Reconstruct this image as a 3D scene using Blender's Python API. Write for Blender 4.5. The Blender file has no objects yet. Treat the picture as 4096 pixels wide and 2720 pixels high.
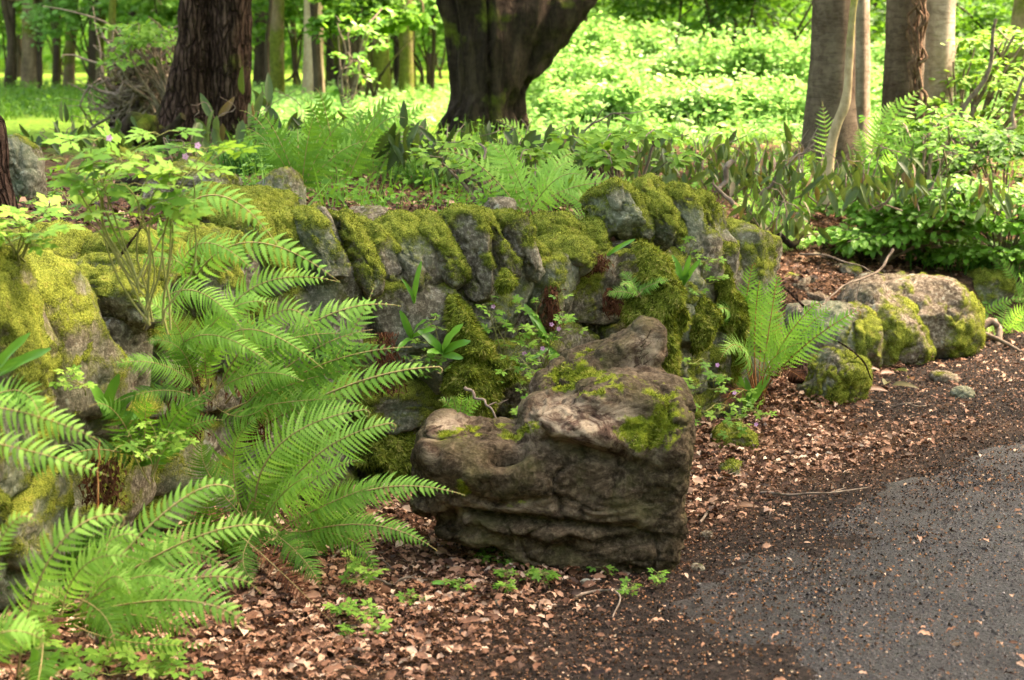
import bpy, bmesh, math, random
import numpy as np
from mathutils import Vector, noise as mnoise
R = math.radians
# ------------------------------------------------------------------ camera, light, exposure
W, H = 1024, 680
FPX, PITCH, CH, HORIZ = 1700.0, R(10.0), 1.6, 40.0
scene = bpy.context.scene
cam_d = bpy.data.cameras.new("camera"); cam = bpy.data.objects.new("camera", cam_d)
scene.collection.objects.link(cam); scene.camera = cam
cam.location = (0, 0, CH); cam.rotation_euler = (R(90) - PITCH, 0, 0)
cam_d.sensor_width = 36; cam_d.lens = 36 * FPX / W
cam_d.clip_start = 0.1; cam_d.clip_end = 2000
cam_d.dof.use_dof = True; cam_d.dof.focus_distance = 6.1; cam_d.dof.aperture_fstop = 4.2
SUN_EL, SUN_AZ = R(56), R(68)          # azimuth measured from +Y towards +X
world = bpy.data.worlds.new("World"); scene.world = world; world.use_nodes = True
wn = world.node_tree.nodes; bg = wn["Background"]
sky = wn.new("ShaderNodeTexSky"); sky.sky_type = 'NISHITA'; sky.sun_disc = False
sky.sun_elevation = SUN_EL; sky.sun_rotation = SUN_AZ; sky.air_density = 1.6; sky.dust_density = 4.0; sky.ozone_density = 1.0
world.node_tree.links.new(sky.outputs[0], bg.inputs[0]); bg.inputs[1].default_value = 0.105
sun_d = bpy.data.lights.new("sun", 'SUN'); sun_d.energy = 3.4; sun_d.angle = R(12); sun_d.color = (1.0, 0.95, 0.86)
sun = bpy.data.objects.new("sun", sun_d); scene.collection.objects.link(sun)
SUNV = Vector((math.sin(SUN_AZ) * math.cos(SUN_EL), math.cos(SUN_AZ) * math.cos(SUN_EL), math.sin(SUN_EL)))
sun.rotation_euler = SUNV.to_track_quat('Z', 'Y').to_euler(); sun.location = (8, 8, 30)
scene.view_settings.view_transform = 'Standard'; scene.view_settings.look = 'None'
scene.view_settings.gamma = 1.0; scene.view_settings.exposure = 3.6
scene.view_settings.use_white_balance = True; scene.view_settings.white_balance_temperature = 8300; scene.view_settings.white_balance_tint = 18
scene.cycles.use_denoising = True
scene.cycles.max_bounces = 7; scene.cycles.diffuse_bounces = 4; scene.cycles.glossy_bounces = 2
scene.cycles.transmission_bounces = 4; scene.cycles.transparent_max_bounces = 4
scene.cycles.sample_clamp_indirect = 6.0
# ------------------------------------------------------------------ pixel <-> world
CP, SP = math.cos(PITCH), math.sin(PITCH)
def ray(px, py):
    u = (px - W / 2) / FPX; v = (H / 2 - py) / FPX
    return np.array([u, CP + v * SP, -SP + v * CP])
def atz(px, py, z=0.0):
    d = ray(px, py); t = (z - CH) / d[2]
    return np.array([0, 0, CH]) + d * t
def aty(px, py, y):
    d = ray(px, py); return np.array([0, 0, CH]) + d * (y / d[1])
def pxx(px, y, z):
    return (px - W / 2) / FPX * (y * CP - (z - CH) * SP)
def proj(p):
    p = np.asarray(p, float); dz = p[..., 2] - CH
    dep = p[..., 1] * CP - dz * SP; up = p[..., 1] * SP + dz * CP
    return W / 2 + p[..., 0] / dep * FPX, H / 2 - up / dep * FPX
K = 0.4337                                   # overview pixels -> frame pixels
# ------------------------------------------------------------------ noise
rng = np.random.default_rng(7)
def _h(i, j, k, s):
    n = (i.astype(np.int64) * 374761393 + j.astype(np.int64) * 668265263 + k.astype(np.int64) * 2147483647 + s * 1274126177) & 0xffffffff
    n = ((n ^ (n >> 13)) * 1274126177) & 0xffffffff
    n = ((n ^ (n >> 16)) * 2246822519) & 0xffffffff
    return ((n ^ (n >> 15)) & 0xffff) / 65535.0
def vn(P, s=0):
    P = np.asarray(P, float); I = np.floor(P).astype(np.int64); F = P - I; F = F * F * F * (F * (F * 6 - 15) + 10)
    i, j, k = I[..., 0], I[..., 1], I[..., 2]; fx, fy, fz = F[..., 0], F[..., 1], F[..., 2]
    def L(a, b, t): return a + (b - a) * t
    x0 = L(L(_h(i, j, k, s), _h(i + 1, j, k, s), fx), L(_h(i, j + 1, k, s), _h(i + 1, j + 1, k, s), fx), fy)
    x1 = L(L(_h(i, j, k + 1, s), _h(i + 1, j, k + 1, s), fx), L(_h(i, j + 1, k + 1, s), _h(i + 1, j + 1, k + 1, s), fx), fy)
    return L(x0, x1, fz) * 2 - 1
def fbm(P, s=0, o=4, g=0.5):
    P = np.asarray(P, float); a, t, q = 0.0, 1.0, 0.0
    for n in range(o):
        a = a + t * vn(P * (2.03 ** n) + 17.3 * n, s + n); q += t; t *= g
    return a / q
def ss(a, b, x):
    t = np.clip((x - a) / (b - a), 0, 1); return t * t * (3 - 2 * t)
def nrm(v):
    v = np.asarray(v, float); return v / np.maximum(np.linalg.norm(v, axis=-1, keepdims=True), 1e-9)
# ------------------------------------------------------------------ mesh accumulation
class MB:
    def __init__(s): s.v = []; s.a = []; s.f = []; s.m = []; s.n = 0
    def add(s, V, F, rnd=0.5, mat=0):
        V = np.asarray(V, float).reshape(-1, 3); F = np.asarray(F, np.int64)
        s.v.append(V); s.a.append(np.broadcast_to(np.asarray(rnd, float), (len(V),)).copy())
        s.f.append(F + s.n); s.m.append(mat); s.n += len(V)
    def build(s, name, mats, parent=None, smooth=True, loc=None, extra=None):
        me = bpy.data.meshes.new(name)
        V = np.concatenate(s.v); A = np.concatenate(s.a)
        if loc is not None: V = V - np.asarray(loc, float)
        me.vertices.add(len(V)); me.vertices.foreach_set("co", V.astype(np.float32).ravel())
        idx = np.concatenate([f.ravel() for f in s.f]); tot = np.concatenate([np.full(len(f), f.shape[1]) for f in s.f])
        mi = np.concatenate([np.full(len(f), m) for f, m in zip(s.f, s.m)])
        me.loops.add(len(idx)); me.loops.foreach_set("vertex_index", idx.astype(np.int32))
        me.polygons.add(len(tot)); me.polygons.foreach_set("loop_start", (np.cumsum(tot) - tot).astype(np.int32))
        me.polygons.foreach_set("loop_total", tot.astype(np.int32)); me.polygons.foreach_set("material_index", mi.astype(np.int32))
        me.polygons.foreach_set("use_smooth", np.full(len(tot), smooth))
        at = me.attributes.new("rnd", 'FLOAT', 'POINT'); at.data.foreach_set("value", A.astype(np.float32))
        if extra:
            for k, val in extra.items():
                e = me.attributes.new(k, 'FLOAT', 'POINT'); e.data.foreach_set("value", np.asarray(val, np.float32))
        me.update(calc_edges=True)
        for m in (mats if isinstance(mats, (list, tuple)) else [mats]): me.materials.append(m)
        o = bpy.data.objects.new(name, me); scene.collection.objects.link(o)
        if loc is not None and parent is None: o.location = loc
        if parent is not None:
            o.parent = parent
            if loc is None: o.location = -np.array(parent['_w'], float) if '_w' in parent else (0, 0, 0)
        return o
def thing(name, label, cat, loc=(0, 0, 0), group=None, kind=None):
    o = bpy.data.objects.new(name, None); scene.collection.objects.link(o)
    o.location = [float(c) for c in loc]; o.empty_display_size = 0.1
    o['_w'] = [float(c) for c in loc]
    o['label'] = label; o['category'] = cat
    if group: o['group'] = group
    if kind: o['kind'] = kind
    return o
def tag(o, label=None, cat=None, group=None, kind=None):
    if label: o['label'] = label
    if cat: o['category'] = cat
    if group: o['group'] = group
    if kind: o['kind'] = kind
    return o
def copy_tree(o, parent=None):
    c = o.copy(); scene.collection.objects.link(c)
    if parent is not None: c.parent = parent
    for ch in [x for x in o.children]: copy_tree(ch, c)
    return c
def sub(o, mb, name, mats, **k):                    # sub-part: child of a part, world coords in mb
    c = mb.build(name, mats, None, **k); c.parent = o; c.location = (0, 0, 0); return c
# scatter a template (verts along +x, side y, normal z) with frames
def scatter(mb, T, F, pos, d, n, size, rnd=None, mat=0, wid=None):
    pos = np.asarray(pos, float); N = len(pos)
    if N == 0: return
    d = nrm(d); s = nrm(np.cross(n, d)); n2 = np.cross(d, s)
    size = np.broadcast_to(np.asarray(size, float), (N,)); wid = size if wid is None else np.broadcast_to(np.asarray(wid, float), (N,))
    V = pos[:, None] + (T[None, :, 0:1] * size[:, None, None]) * d[:, None] + (T[None, :, 1:2] * wid[:, None, None]) * s[:, None] \
        + (T[None, :, 2:3] * size[:, None, None]) * n2[:, None]
    k = len(T); FF = (np.asarray(F)[None] + (np.arange(N) * k)[:, None, None]).reshape(-1, np.asarray(F).shape[1])
    r = rng.random(N) if rnd is None else np.broadcast_to(np.asarray(rnd, float), (N,))
    mb.add(V.reshape(-1, 3), FF, np.repeat(r, k), mat)
T_LEAF = np.array([(0, 0, 0), (.28, .27, .05), (.68, .25, .04), (1, 0, -.06), (.68, -.25, .04), (.28, -.27, .05)]); F_LEAF = [(0, 3, 2, 1), (0, 5, 4, 3)]
T_KITE = np.array([(0, -.18, 0), (.55, -.3, 0), (1, 0, -.05), (.5, .3, 0)]); F_KITE = [(0, 1, 2, 3)]
T_BLADE = np.array([(0, -.08, 0), (0, .08, 0), (1, 0, 0)]); F_BLADE = [(0, 1, 2)]
def strip_template(n, wf, zf, fold=0.0, wav=0.0):
    T = []; F = []
    for i in range(n + 1):
        t = i / n; w = wf(t); z = zf(t)
        T += [(t, w, z + fold * w + wav * math.sin(t * 17)), (t, 0, z), (t, -w, z + fold * w - wav * math.sin(t * 15 + 1))]
    for i in range(n):
        a = 3 * i; F += [(a, a + 1, a + 4, a + 3), (a + 1, a + 2, a + 5, a + 4)]
    return np.array(T), F
T_LAUR, F_LAUR = strip_template(6, lambda t: .012 + .135 * math.sin(math.pi * min(1, t ** .7)) ** .8, lambda t: -.10 * t * t, .5)
T_LIT, F_LIT = strip_template(5, lambda t: .01 + .24 * math.sin(math.pi * t) ** .8, lambda t: .09 * math.sin(math.pi * t) + .03 * math.sin(9 * t), .25, .05)
T_STRAP, F_STRAP = strip_template(8, lambda t: .03 + .09 * math.sin(math.pi * t) ** .5, lambda t: -.35 * t * t, .35, .02)
def palmate():
    T = []; F = []
    for a, L in ((-1.9, .6), (-1.0, .85), (0, 1.0), (1.0, .85), (1.9, .6)):
        c, s = math.cos(a), math.sin(a)
        loc = [(.05, 0), (.3, .10), (.42, .26), (.55, .13), (.72, .2), (.82, .09), (1, 0), (.82, -.09), (.72, -.2), (.55, -.13), (.42, -.26), (.3, -.10)]
        b = len(T)
        for x, y in loc: T.append((L * (x * c - y * s) + .12, L * (x * s + y * c), -.12 * x * x + .04 * abs(y)))
        F += [(b, b + 1, b + 3, b + 9), (b + 1, b + 2, b + 3, b + 3), (b + 3, b + 4, b + 5, b + 7), (b + 3, b + 7, b + 9, b + 9), (b + 5, b + 6, b + 7, b + 7), (b + 7, b + 8, b + 9, b + 9), (b + 9, b + 10, b + 11, b + 0)]
    F = [(f[0], f[1], f[2], f[3]) for f in F]
    tri = [f[:3] for f in F if f[2] == f[3]]; quad = [f for f in F if f[2] != f[3]]
    tri += [(q[0], q[1], q[2]) for q in quad] + [(q[0], q[2], q[3]) for q in quad]
    return np.array(T), tri
T_PALM, F_PALM = palmate()
# tubes
def tube(mb, P, rad, seg=8, rnd=0.5, mat=0, amp=0.0, freq=6.0, seed=0, flute=None, cap=True):
    P = np.asarray(P, float); n = len(P); rad = np.broadcast_to(np.asarray(rad, float), (n,))
    T = nrm(np.gradient(P, axis=0)); up = np.array([0, 0, 1.0]) if abs(T[0][2]) < .9 else np.array([0, 1.0, 0])
    V = []; s = nrm(np.cross(T[0], up))
    for i in range(n):
        s = nrm(s - T[i] * np.dot(s, T[i])); b = np.cross(T[i], s)
        a = np.linspace(0, 2 * np.pi, seg, endpoint=False)
        r = np.full(seg, rad[i])
        if flute is not None: r = r * flute(i / (n - 1), a)
        V.append(P[i] + r[:, None] * (np.cos(a)[:, None] * s + np.sin(a)[:, None] * b))
    V = np.array(V)
    if amp:
        d = nrm(V - P[:, None]); V = V + d * (fbm(V * freq, seed, 3) * amp)[..., None]
    F = []
    i, j = np.meshgrid(np.arange(n - 1), np.arange(seg), indexing='ij'); j2 = (j + 1) % seg
    F = np.stack([i * seg + j, i * seg + j2, (i + 1) * seg + j2, (i + 1) * seg + j], -1).reshape(-1, 4)
    mb.add(V.reshape(-1, 3), F, rnd, mat)
    if cap:
        for e, k in ((0, -1), (n - 1, 1)):
            ring = V[e]; c = P[e][None]; VV = np.concatenate([ring, c])
            FF = [(q, (q + 1) % seg, seg) if k > 0 else ((q + 1) % seg, q, seg) for q in range(seg)]
            mb.add(VV, FF, rnd, mat)
def bez(a, m, b, n=20):
    a, m, b = map(lambda q: np.asarray(q, float), (a, m, b)); c = 2 * m - .5 * (a + b); t = np.linspace(0, 1, n)[:, None]
    return (1 - t) ** 2 * a + 2 * t * (1 - t) * c + t * t * b
def wob(P, amp, seed, freq=3.0):
    P = np.asarray(P, float); q = np.linspace(0, 1, len(P)) * freq
    e = ss(0, .15, np.linspace(0, 1, len(P))) 
    return P + amp * e[:, None] * np.stack([vn(np.stack([q, q * 0 + seed, q * 0 + k * 9.1], -1), 3) for k in range(3)], -1)
# ------------------------------------------------------------------ materials
def new_mat(name):
    m = bpy.data.materials.new(name); m.use_nodes = True; nt = m.node_tree; nt.nodes.clear()
    return m, nt
def N(nt, t, **k):
    n = nt.nodes.new(t)
    for a, b in k.items():
        if a in n.inputs.keys() if isinstance(a, str) else False: n.inputs[a].default_value = b
        else: setattr(n, a, b)
    return n
def ramp(nt, src, stops):
    r = nt.nodes.new("ShaderNodeValToRGB"); e = r.color_ramp.elements
    while len(e) < len(stops): e.new(0.5)
    for q, (p, c) in zip(e, stops): q.position = p; q.color = (*c, 1)
    nt.links.new(src, r.inputs[0]); return r.outputs[0]
def noise_n(nt, scale, detail=4, rough=.55, vec=None, dist=0.0):
    n = nt.nodes.new("ShaderNodeTexNoise"); n.inputs['Scale'].default_value = scale; n.inputs['Detail'].default_value = detail
    n.inputs['Roughness'].default_value = rough; n.inputs['Distortion'].default_value = dist
    if vec is not None: nt.links.new(vec, n.inputs['Vector'])
    return n.outputs[0]
def mix(nt, f, a, b, mode='MIX'):
    m = nt.nodes.new("ShaderNodeMix"); m.data_type = 'RGBA'; m.blend_type = mode
    for s, v in ((m.inputs[0], f), (m.inputs[6], a), (m.inputs[7], b)):
        if hasattr(v, 'links'): nt.links.new(v, s)
        elif isinstance(v, (int, float)): s.default_value = v
        else: s.default_value = (*v, 1)
    return m.outputs[2]
def math_n(nt, op, a, b=0.0, clamp=False):
    m = nt.nodes.new("ShaderNodeMath"); m.operation = op; m.use_clamp = clamp
    for s, v in ((m.inputs[0], a), (m.inputs[1], b)):
        if hasattr(v, 'links'): nt.links.new(v, s)
        else: s.default_value = v
    return m.outputs[0]
def attr(nt, name):
    a = nt.nodes.new("ShaderNodeAttribute"); a.attribute_name = name; return a.outputs['Fac']
def geo(nt): return nt.nodes.new("ShaderNodeNewGeometry").outputs['Position']
def mapv(nt, v, sc):
    m = nt.nodes.new("ShaderNodeMapping"); m.inputs['Scale'].default_value = sc; nt.links.new(v, m.inputs[0]); return m.outputs[0]
def finish(nt, col, rough=.8, spec=.3, bump=None, bstr=.5, bdist=.01, trans=None, tfac=.35):
    p = nt.nodes.new("ShaderNodeBsdfPrincipled"); o = nt.nodes.new("ShaderNodeOutputMaterial")
    if hasattr(col, 'links'): nt.links.new(col, p.inputs['Base Color'])
    else: p.inputs['Base Color'].default_value = (*col, 1)
    if hasattr(rough, 'links'): nt.links.new(rough, p.inputs['Roughness'])
    else: p.inputs['Roughness'].default_value = rough
    p.inputs['Specular IOR Level'].default_value = spec
    if bump is not None:
        b = nt.nodes.new("ShaderNodeBump"); b.inputs['Strength'].default_value = bstr; b.inputs['Distance'].default_value = bdist
        nt.links.new(bump, b.inputs['Height']); nt.links.new(b.outputs[0], p.inputs['Normal'])
    if trans is not None:
        t = nt.nodes.new("ShaderNodeBsdfTranslucent"); m = nt.nodes.new("ShaderNodeMixShader"); m.inputs[0].default_value = tfac
        if hasattr(trans, 'links'): nt.links.new(trans, t.inputs[0])
        else: t.inputs[0].default_value = (*trans, 1)
        nt.links.new(p.outputs[0], m.inputs[1]); nt.links.new(t.outputs[0], m.inputs[2]); nt.links.new(m.outputs[0], o.inputs[0])
    else: nt.links.new(p.outputs[0], o.inputs[0])
def leaf_mat(name, stops, tcol=None, tfac=.35, rough=.6, spec=.15, scale=40):
    m, nt = new_mat(name); g = geo(nt)
    c = ramp(nt, attr(nt, 'rnd'), stops)
    c = mix(nt, math_n(nt, 'MULTIPLY', noise_n(nt, scale, 2, .6, g), .5), c, tuple(x * .6 for x in stops[0][1]))
    t = c if tcol is None else mix(nt, .5, c, tcol)
    finish(nt, c, rough, spec, trans=t, tfac=tfac); return m
# ------------------------------------------------------------------ palette
M = {}
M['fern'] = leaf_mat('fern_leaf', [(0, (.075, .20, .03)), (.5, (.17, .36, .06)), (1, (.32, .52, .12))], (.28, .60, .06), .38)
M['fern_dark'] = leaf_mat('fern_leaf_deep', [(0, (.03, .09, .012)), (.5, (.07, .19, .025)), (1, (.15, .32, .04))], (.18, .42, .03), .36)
M['fern_dead'] = leaf_mat('dead_fern', [(0, (.03, .012, .007)), (.5, (.10, .035, .017)), (1, (.24, .12, .06))], None, .2, .8, .1)
M['herb'] = leaf_mat('herb_leaf', [(0, (.06, .16, .02)), (.5, (.13, .28, .035)), (1, (.26, .42, .07))], (.28, .52, .04), .35)
M['cover'] = leaf_mat('ground_cover_leaf', [(0, (.05, .15, .02)), (.5, (.10, .26, .03)), (.85, (.18, .38, .05)), (1, (.3, .5, .15))], (.25, .5, .04), .35)
M['grass'] = leaf_mat('grass_blade', [(0, (.04, .14, .03)), (1, (.12, .30, .06))], (.15, .4, .04), .3)
M['sprig'] = leaf_mat('beech_leaf', [(0, (.06, .18, .02)), (.5, (.13, .33, .04)), (1, (.28, .50, .12))], (.25, .55, .04), .38, .45, .3)
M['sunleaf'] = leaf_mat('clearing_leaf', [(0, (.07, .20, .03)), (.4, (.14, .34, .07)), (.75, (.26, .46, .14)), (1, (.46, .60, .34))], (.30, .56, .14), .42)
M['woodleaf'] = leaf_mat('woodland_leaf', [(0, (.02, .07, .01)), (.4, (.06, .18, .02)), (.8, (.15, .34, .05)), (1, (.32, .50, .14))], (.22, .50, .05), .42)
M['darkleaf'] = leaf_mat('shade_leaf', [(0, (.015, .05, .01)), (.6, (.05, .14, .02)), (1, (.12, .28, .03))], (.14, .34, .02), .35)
M['laurel'] = leaf_mat('wilted_leaf', [(0, (.008, .022, .006)), (.3, (.028, .065, .012)), (.58, (.11, .16, .04)), (.7, (.12, .06, .025)), (.86, (.17, .065, .03)), (1, (.40, .38, .22))], (.20, .30, .04), .2, .45, .25, 60)
M['strap'] = leaf_mat('strap_leaf', [(0, (.05, .17, .02)), (1, (.15, .38, .05))], (.2, .5, .04), .3, .3, .4)
M['litter'] = leaf_mat('fallen_leaf', [(0, (.012, .006, .0045)), (.24, (.05, .022, .013)), (.47, (.155, .068, .037)), (.68, (.31, .15, .088)), (.87, (.48, .29, .19)), (1, (.66, .50, .37))], None, .08, .65, .2, 90)
M['crumb'] = leaf_mat('bud_scale', [(0, (.01, .007, .005)), (.4, (.035, .02, .013)), (.7, (.11, .05, .025)), (.92, (.30, .13, .055)), (1, (.45, .33, .22))], None, .05, .7, .2, 90)
M['petal'] = leaf_mat('petal', [(0, (.55, .25, .5)), (1, (.75, .45, .7))], None, .3)
M['mossblade'] = leaf_mat('moss_frond', [(0, (.016, .025, .004)), (.4, (.11, .145, .018)), (.75, (.30, .37, .05)), (1, (.48, .43, .12))], (.26, .28, .02), .25, .9, .05, 25)
def m_stone(name, tone=1.0, warm=0.0, green=.25):
    m, nt = new_mat(name); g = geo(nt); ms = attr(nt, 'moss')
    n1 = noise_n(nt, 9, 6, .62, g); n2 = noise_n(nt, 60, 5, .7, g); n3 = noise_n(nt, 3.5, 3, .5, g); n4 = noise_n(nt, 220, 3, .7, g)
    c = ramp(nt, n1, [(.25, tuple(tone * x for x in (.03 + warm * .012, .026, .018))), (.5, tuple(tone * x for x in (.125 + warm * .035, .108, .076))), (.75, tuple(tone * x for x in (.31 + warm * .06, .275, .21)))])
    c = mix(nt, .55, c, ramp(nt, n2, [(.36, (.015, .012, .009)), (.5, (.12, .10, .072)), (.64, (.48, .43, .33))]), 'MIX')
    gl = ramp(nt, n3, [(.45, (0, 0, 0)), (.62, (1, 1, 1))])
    c = mix(nt, math_n(nt, 'MULTIPLY', gl, green), c, (.17, .24, .15))
    sp = ramp(nt, noise_n(nt, 23, 2, .5, g), [(.66, (0, 0, 0)), (.70, (1, 1, 1))])
    c = mix(nt, math_n(nt, 'MULTIPLY', sp, .45), c, (.42, .46, .38))
    mc = ramp(nt, noise_n(nt, 16, 6, .7, g), [(.32, (.022, .024, .005)), (.45, (.09, .115, .014)), (.57, (.215, .25, .032)), (.70, (.30, .22, .06))])
    mc = mix(nt, .5, mc, ramp(nt, n4, [(.40, (.016, .022, .004)), (.64, (.38, .42, .08))]))
    mk = ramp(nt, math_n(nt, 'ADD', ms, math_n(nt, 'MULTIPLY', math_n(nt, 'SUBTRACT', noise_n(nt, 45, 5, .7, g), .5), .9)), [(.34, (0, 0, 0)), (.50, (.45, .45, .45)), (.66, (1, 1, 1))])
    c = mix(nt, mk, c, mc)
    b = math_n(nt, 'ADD', math_n(nt, 'MULTIPLY', n2, .6), math_n(nt, 'MULTIPLY', n4, .5))
    b = math_n(nt, 'ADD', b, math_n(nt, 'MULTIPLY', mk, .5))
    finish(nt, c, .95, .05, b, 1.0, .022); return m
M['stone'] = m_stone('mossy_stone', 1.3, .15, .4)
M['stone_pale'] = m_stone('pale_stone', 1.5, .3, .35)
M['stone_brown'] = m_stone('brown_boulder', 1.05, 1.0, .1)
M['core'] = m_stone('wall_core_earth', .5, 1.0, .1)
def m_bark(name, c0, c1, c2, vs=(14, 14, 2.2), moss=0.0, bstr=.9, bd=.03, extra=None, mc=(.10, .13, .015)):
    m, nt = new_mat(name); g = geo(nt)
    v = mapv(nt, g, vs); n1 = noise_n(nt, 1.0, 6, .65, v, .4); n2 = noise_n(nt, 30, 4, .6, g)
    c = ramp(nt, n1, [(.34, c0), (.5, c1), (.68, c2)])
    c = mix(nt, .35, c, ramp(nt, n2, [(.3, c0), (.7, c2)]))
    if moss:
        mk = ramp(nt, noise_n(nt, 2.2, 4, .6, g), [(.62 - .3 * moss, (0, 0, 0)), (.75 - .3 * moss, (1, 1, 1))])
        c = mix(nt, math_n(nt, 'MULTIPLY', mk, .85), c, ramp(nt, n2, [(.3, tuple(x * .4 for x in mc)), (.7, mc)]))
    h = n1
    if extra == 'rings':
        v2 = mapv(nt, g, (3.2, 3.2, 24)); n5 = noise_n(nt, 1.0, 5, .7, v2, .8)
        rr = ramp(nt, n5, [(.50, (1, 1, 1)), (.535, (0, 0, 0)), (.56, (1, 1, 1))])
        c = mix(nt, math_n(nt, 'MULTIPLY', math_n(nt, 'SUBTRACT', 1.0, rr), .4), c, tuple(x * .4 for x in c0)); h = math_n(nt, 'ADD', math_n(nt, 'MULTIPLY', rr, .2), math_n(nt, 'MULTIPLY', n1, .5))
    if extra == 'cracks':
        vv = nt.nodes.new("ShaderNodeTexVoronoi"); vv.feature = 'DISTANCE_TO_EDGE'; vv.inputs['Scale'].default_value = 1.0
        wv = nt.nodes.new("ShaderNodeVectorMath"); wv.operation = 'ADD'; nv = nt.nodes.new("ShaderNodeTexNoise"); nv.inputs['Scale'].default_value = 11; nv.inputs['Detail'].default_value = 5; nt.links.new(g, nv.inputs['Vector'])
        nt.links.new(mapv(nt, g, (30, 30, 4.5)), wv.inputs[0]); nt.links.new(nv.outputs['Color'], wv.inputs[1]); nt.links.new(wv.outputs[0], vv.inputs['Vector'])
        cr = ramp(nt, vv.outputs['Distance'], [(.0, (0, 0, 0)), (.16, (1, 1, 1))]); c = mix(nt, math_n(nt, 'MULTIPLY', math_n(nt, 'SUBTRACT', 1.0, cr), .55), c, tuple(x * .3 for x in c0)); h = math_n(nt, 'ADD', cr, math_n(nt, 'MULTIPLY', n2, .5))
    finish(nt, c, .95, .03, h, bstr, bd); return m
M['bark_dark'] = m_bark('dark_furrowed_bark', (.005, .0035, .003), (.017, .012, .009), (.05, .036, .026), (13, 13, 1.6), .25)
M['bark_red'] = m_bark('rough_brown_bark', (.008, .004, .003), (.04, .022, .016), (.11, .068, .052), (30, 30, 5), .08, 1.0, .04, 'cracks')
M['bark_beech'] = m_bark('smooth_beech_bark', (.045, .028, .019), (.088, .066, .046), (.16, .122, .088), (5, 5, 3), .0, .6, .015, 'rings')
M['bark_far'] = m_bark('mossy_far_bark', (.05, .035, .022), (.12, .085, .05), (.24, .18, .11), (8, 8, 2), .55, .6, .02)
M['bark_far_dark'] = m_bark('dark_far_bark', (.015, .011, .008), (.04, .03, .02), (.08, .06, .04), (8, 8, 2), .25, .6, .02)
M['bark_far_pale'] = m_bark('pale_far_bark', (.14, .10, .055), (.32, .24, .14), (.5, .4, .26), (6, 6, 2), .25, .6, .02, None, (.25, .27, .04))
M['twig'] = m_bark('twig_bark', (.05, .035, .025), (.15, .11, .085), (.28, .22, .17), (20, 20, 20), 0, .4, .004)
M['stem'] = m_bark('green_stem', (.12, .14, .04), (.2, .2, .07), (.25, .24, .10), (20, 20, 20), 0, .2, .002)
M['stalk'] = m_bark('fern_stalk', (.16, .13, .05), (.26, .21, .09), (.34, .27, .13), (20, 20, 20), 0, .2, .002)
M['stalk_brown'] = m_bark('brown_fern_stalk', (.16, .06, .02), (.30, .13, .05), (.42, .22, .10), (30, 30, 30), 0, .2, .002)
M['stalk_vine'] = m_bark('ivy_stem_bark', (.03, .016, .01), (.10, .055, .035), (.22, .14, .09), (20, 20, 20), 0, .6, .01)
M['bark_beech_sunlit'] = m_bark('sunlit_beech_bark', (.12, .08, .055), (.27, .215, .155), (.42, .35, .27), (5, 5, 3), .0, .6, .015, 'rings')  # paler copy of the beech bark, sunlight painted into its colour
def m_deadwood():
    m, nt = new_mat('weathered_dead_wood'); g = geo(nt); ms = attr(nt, 'moss'); ro = attr(nt, 'rot')
    v = mapv(nt, g, (9, 9, 14)); n1 = noise_n(nt, 1.3, 9, .74, v, 1.1); n2 = noise_n(nt, 70, 5, .7, g); n3 = noise_n(nt, 6, 5, .6, g)
    c = ramp(nt, n1, [(.34, (.008, .006, .003)), (.46, (.038, .026, .015)), (.58, (.092, .064, .039)), (.72, (.21, .15, .10))])
    c = mix(nt, .4, c, ramp(nt, n2, [(.36, (.005, .0035, .002)), (.5, (.045, .033, .02)), (.64, (.19, .145, .095))]))
    c = mix(nt, math_n(nt, 'MULTIPLY', ramp(nt, n3, [(.48, (0, 0, 0)), (.65, (1, 1, 1))]), .35), c, (.14, .13, .05))
    c2 = ramp(nt, n1, [(.34, (.015, .008, .006)), (.46, (.12, .07, .05)), (.58, (.38, .29, .20))])
    c = mix(nt, ro, c, c2)
    mc = ramp(nt, noise_n(nt, 30, 5, .7, g), [(.3, (.04, .06, .008)), (.5, (.14, .17, .015)), (.7, (.26, .29, .03))])
    mk = ramp(nt, math_n(nt, 'ADD', ms, math_n(nt, 'MULTIPLY', math_n(nt, 'SUBTRACT', noise_n(nt, 38, 5, .7, g), .5), 1.0)), [(.46, (0, 0, 0)), (.62, (1, 1, 1))])
    c = mix(nt, mk, c, mc)
    b = math_n(nt, 'ADD', math_n(nt, 'MULTIPLY', n1, 1.0), math_n(nt, 'MULTIPLY', n2, .5))
    finish(nt, c, .95, .06, b, 1.0, .02); return m
M['deadwood'] = m_deadwood()
def m_ground():
    m, nt = new_mat('forest_ground'); g = geo(nt); gr = attr(nt, 'green'); dk = attr(nt, 'dark')
    n1 = noise_n(nt, 38, 6, .7, g); n2 = noise_n(nt, 5, 4, .6, g)
    c = ramp(nt, n1, [(.3, (.018, .011, .008)), (.48, (.06, .035, .022)), (.62, (.13, .07, .042)), (.78, (.25, .15, .10))])
    d = ramp(nt, n1, [(.3, (.008, .007, .006)), (.55, (.025, .019, .016)), (.75, (.07, .05, .038))])
    c = mix(nt, dk, c, d)
    gg = ramp(nt, noise_n(nt, 25, 5, .7, g), [(.3, (.03, .06, .01)), (.55, (.09, .17, .02)), (.75, (.2, .34, .05))])
    mk = ramp(nt, math_n(nt, 'ADD', gr, math_n(nt, 'SUBTRACT', n2, .5)), [(.4, (0, 0, 0)), (.65, (1, 1, 1))])
    c = mix(nt, mk, c, gg)
    finish(nt, c, .95, .05, n1, 1.0, .02); return m
M['ground'] = m_ground()
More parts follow.
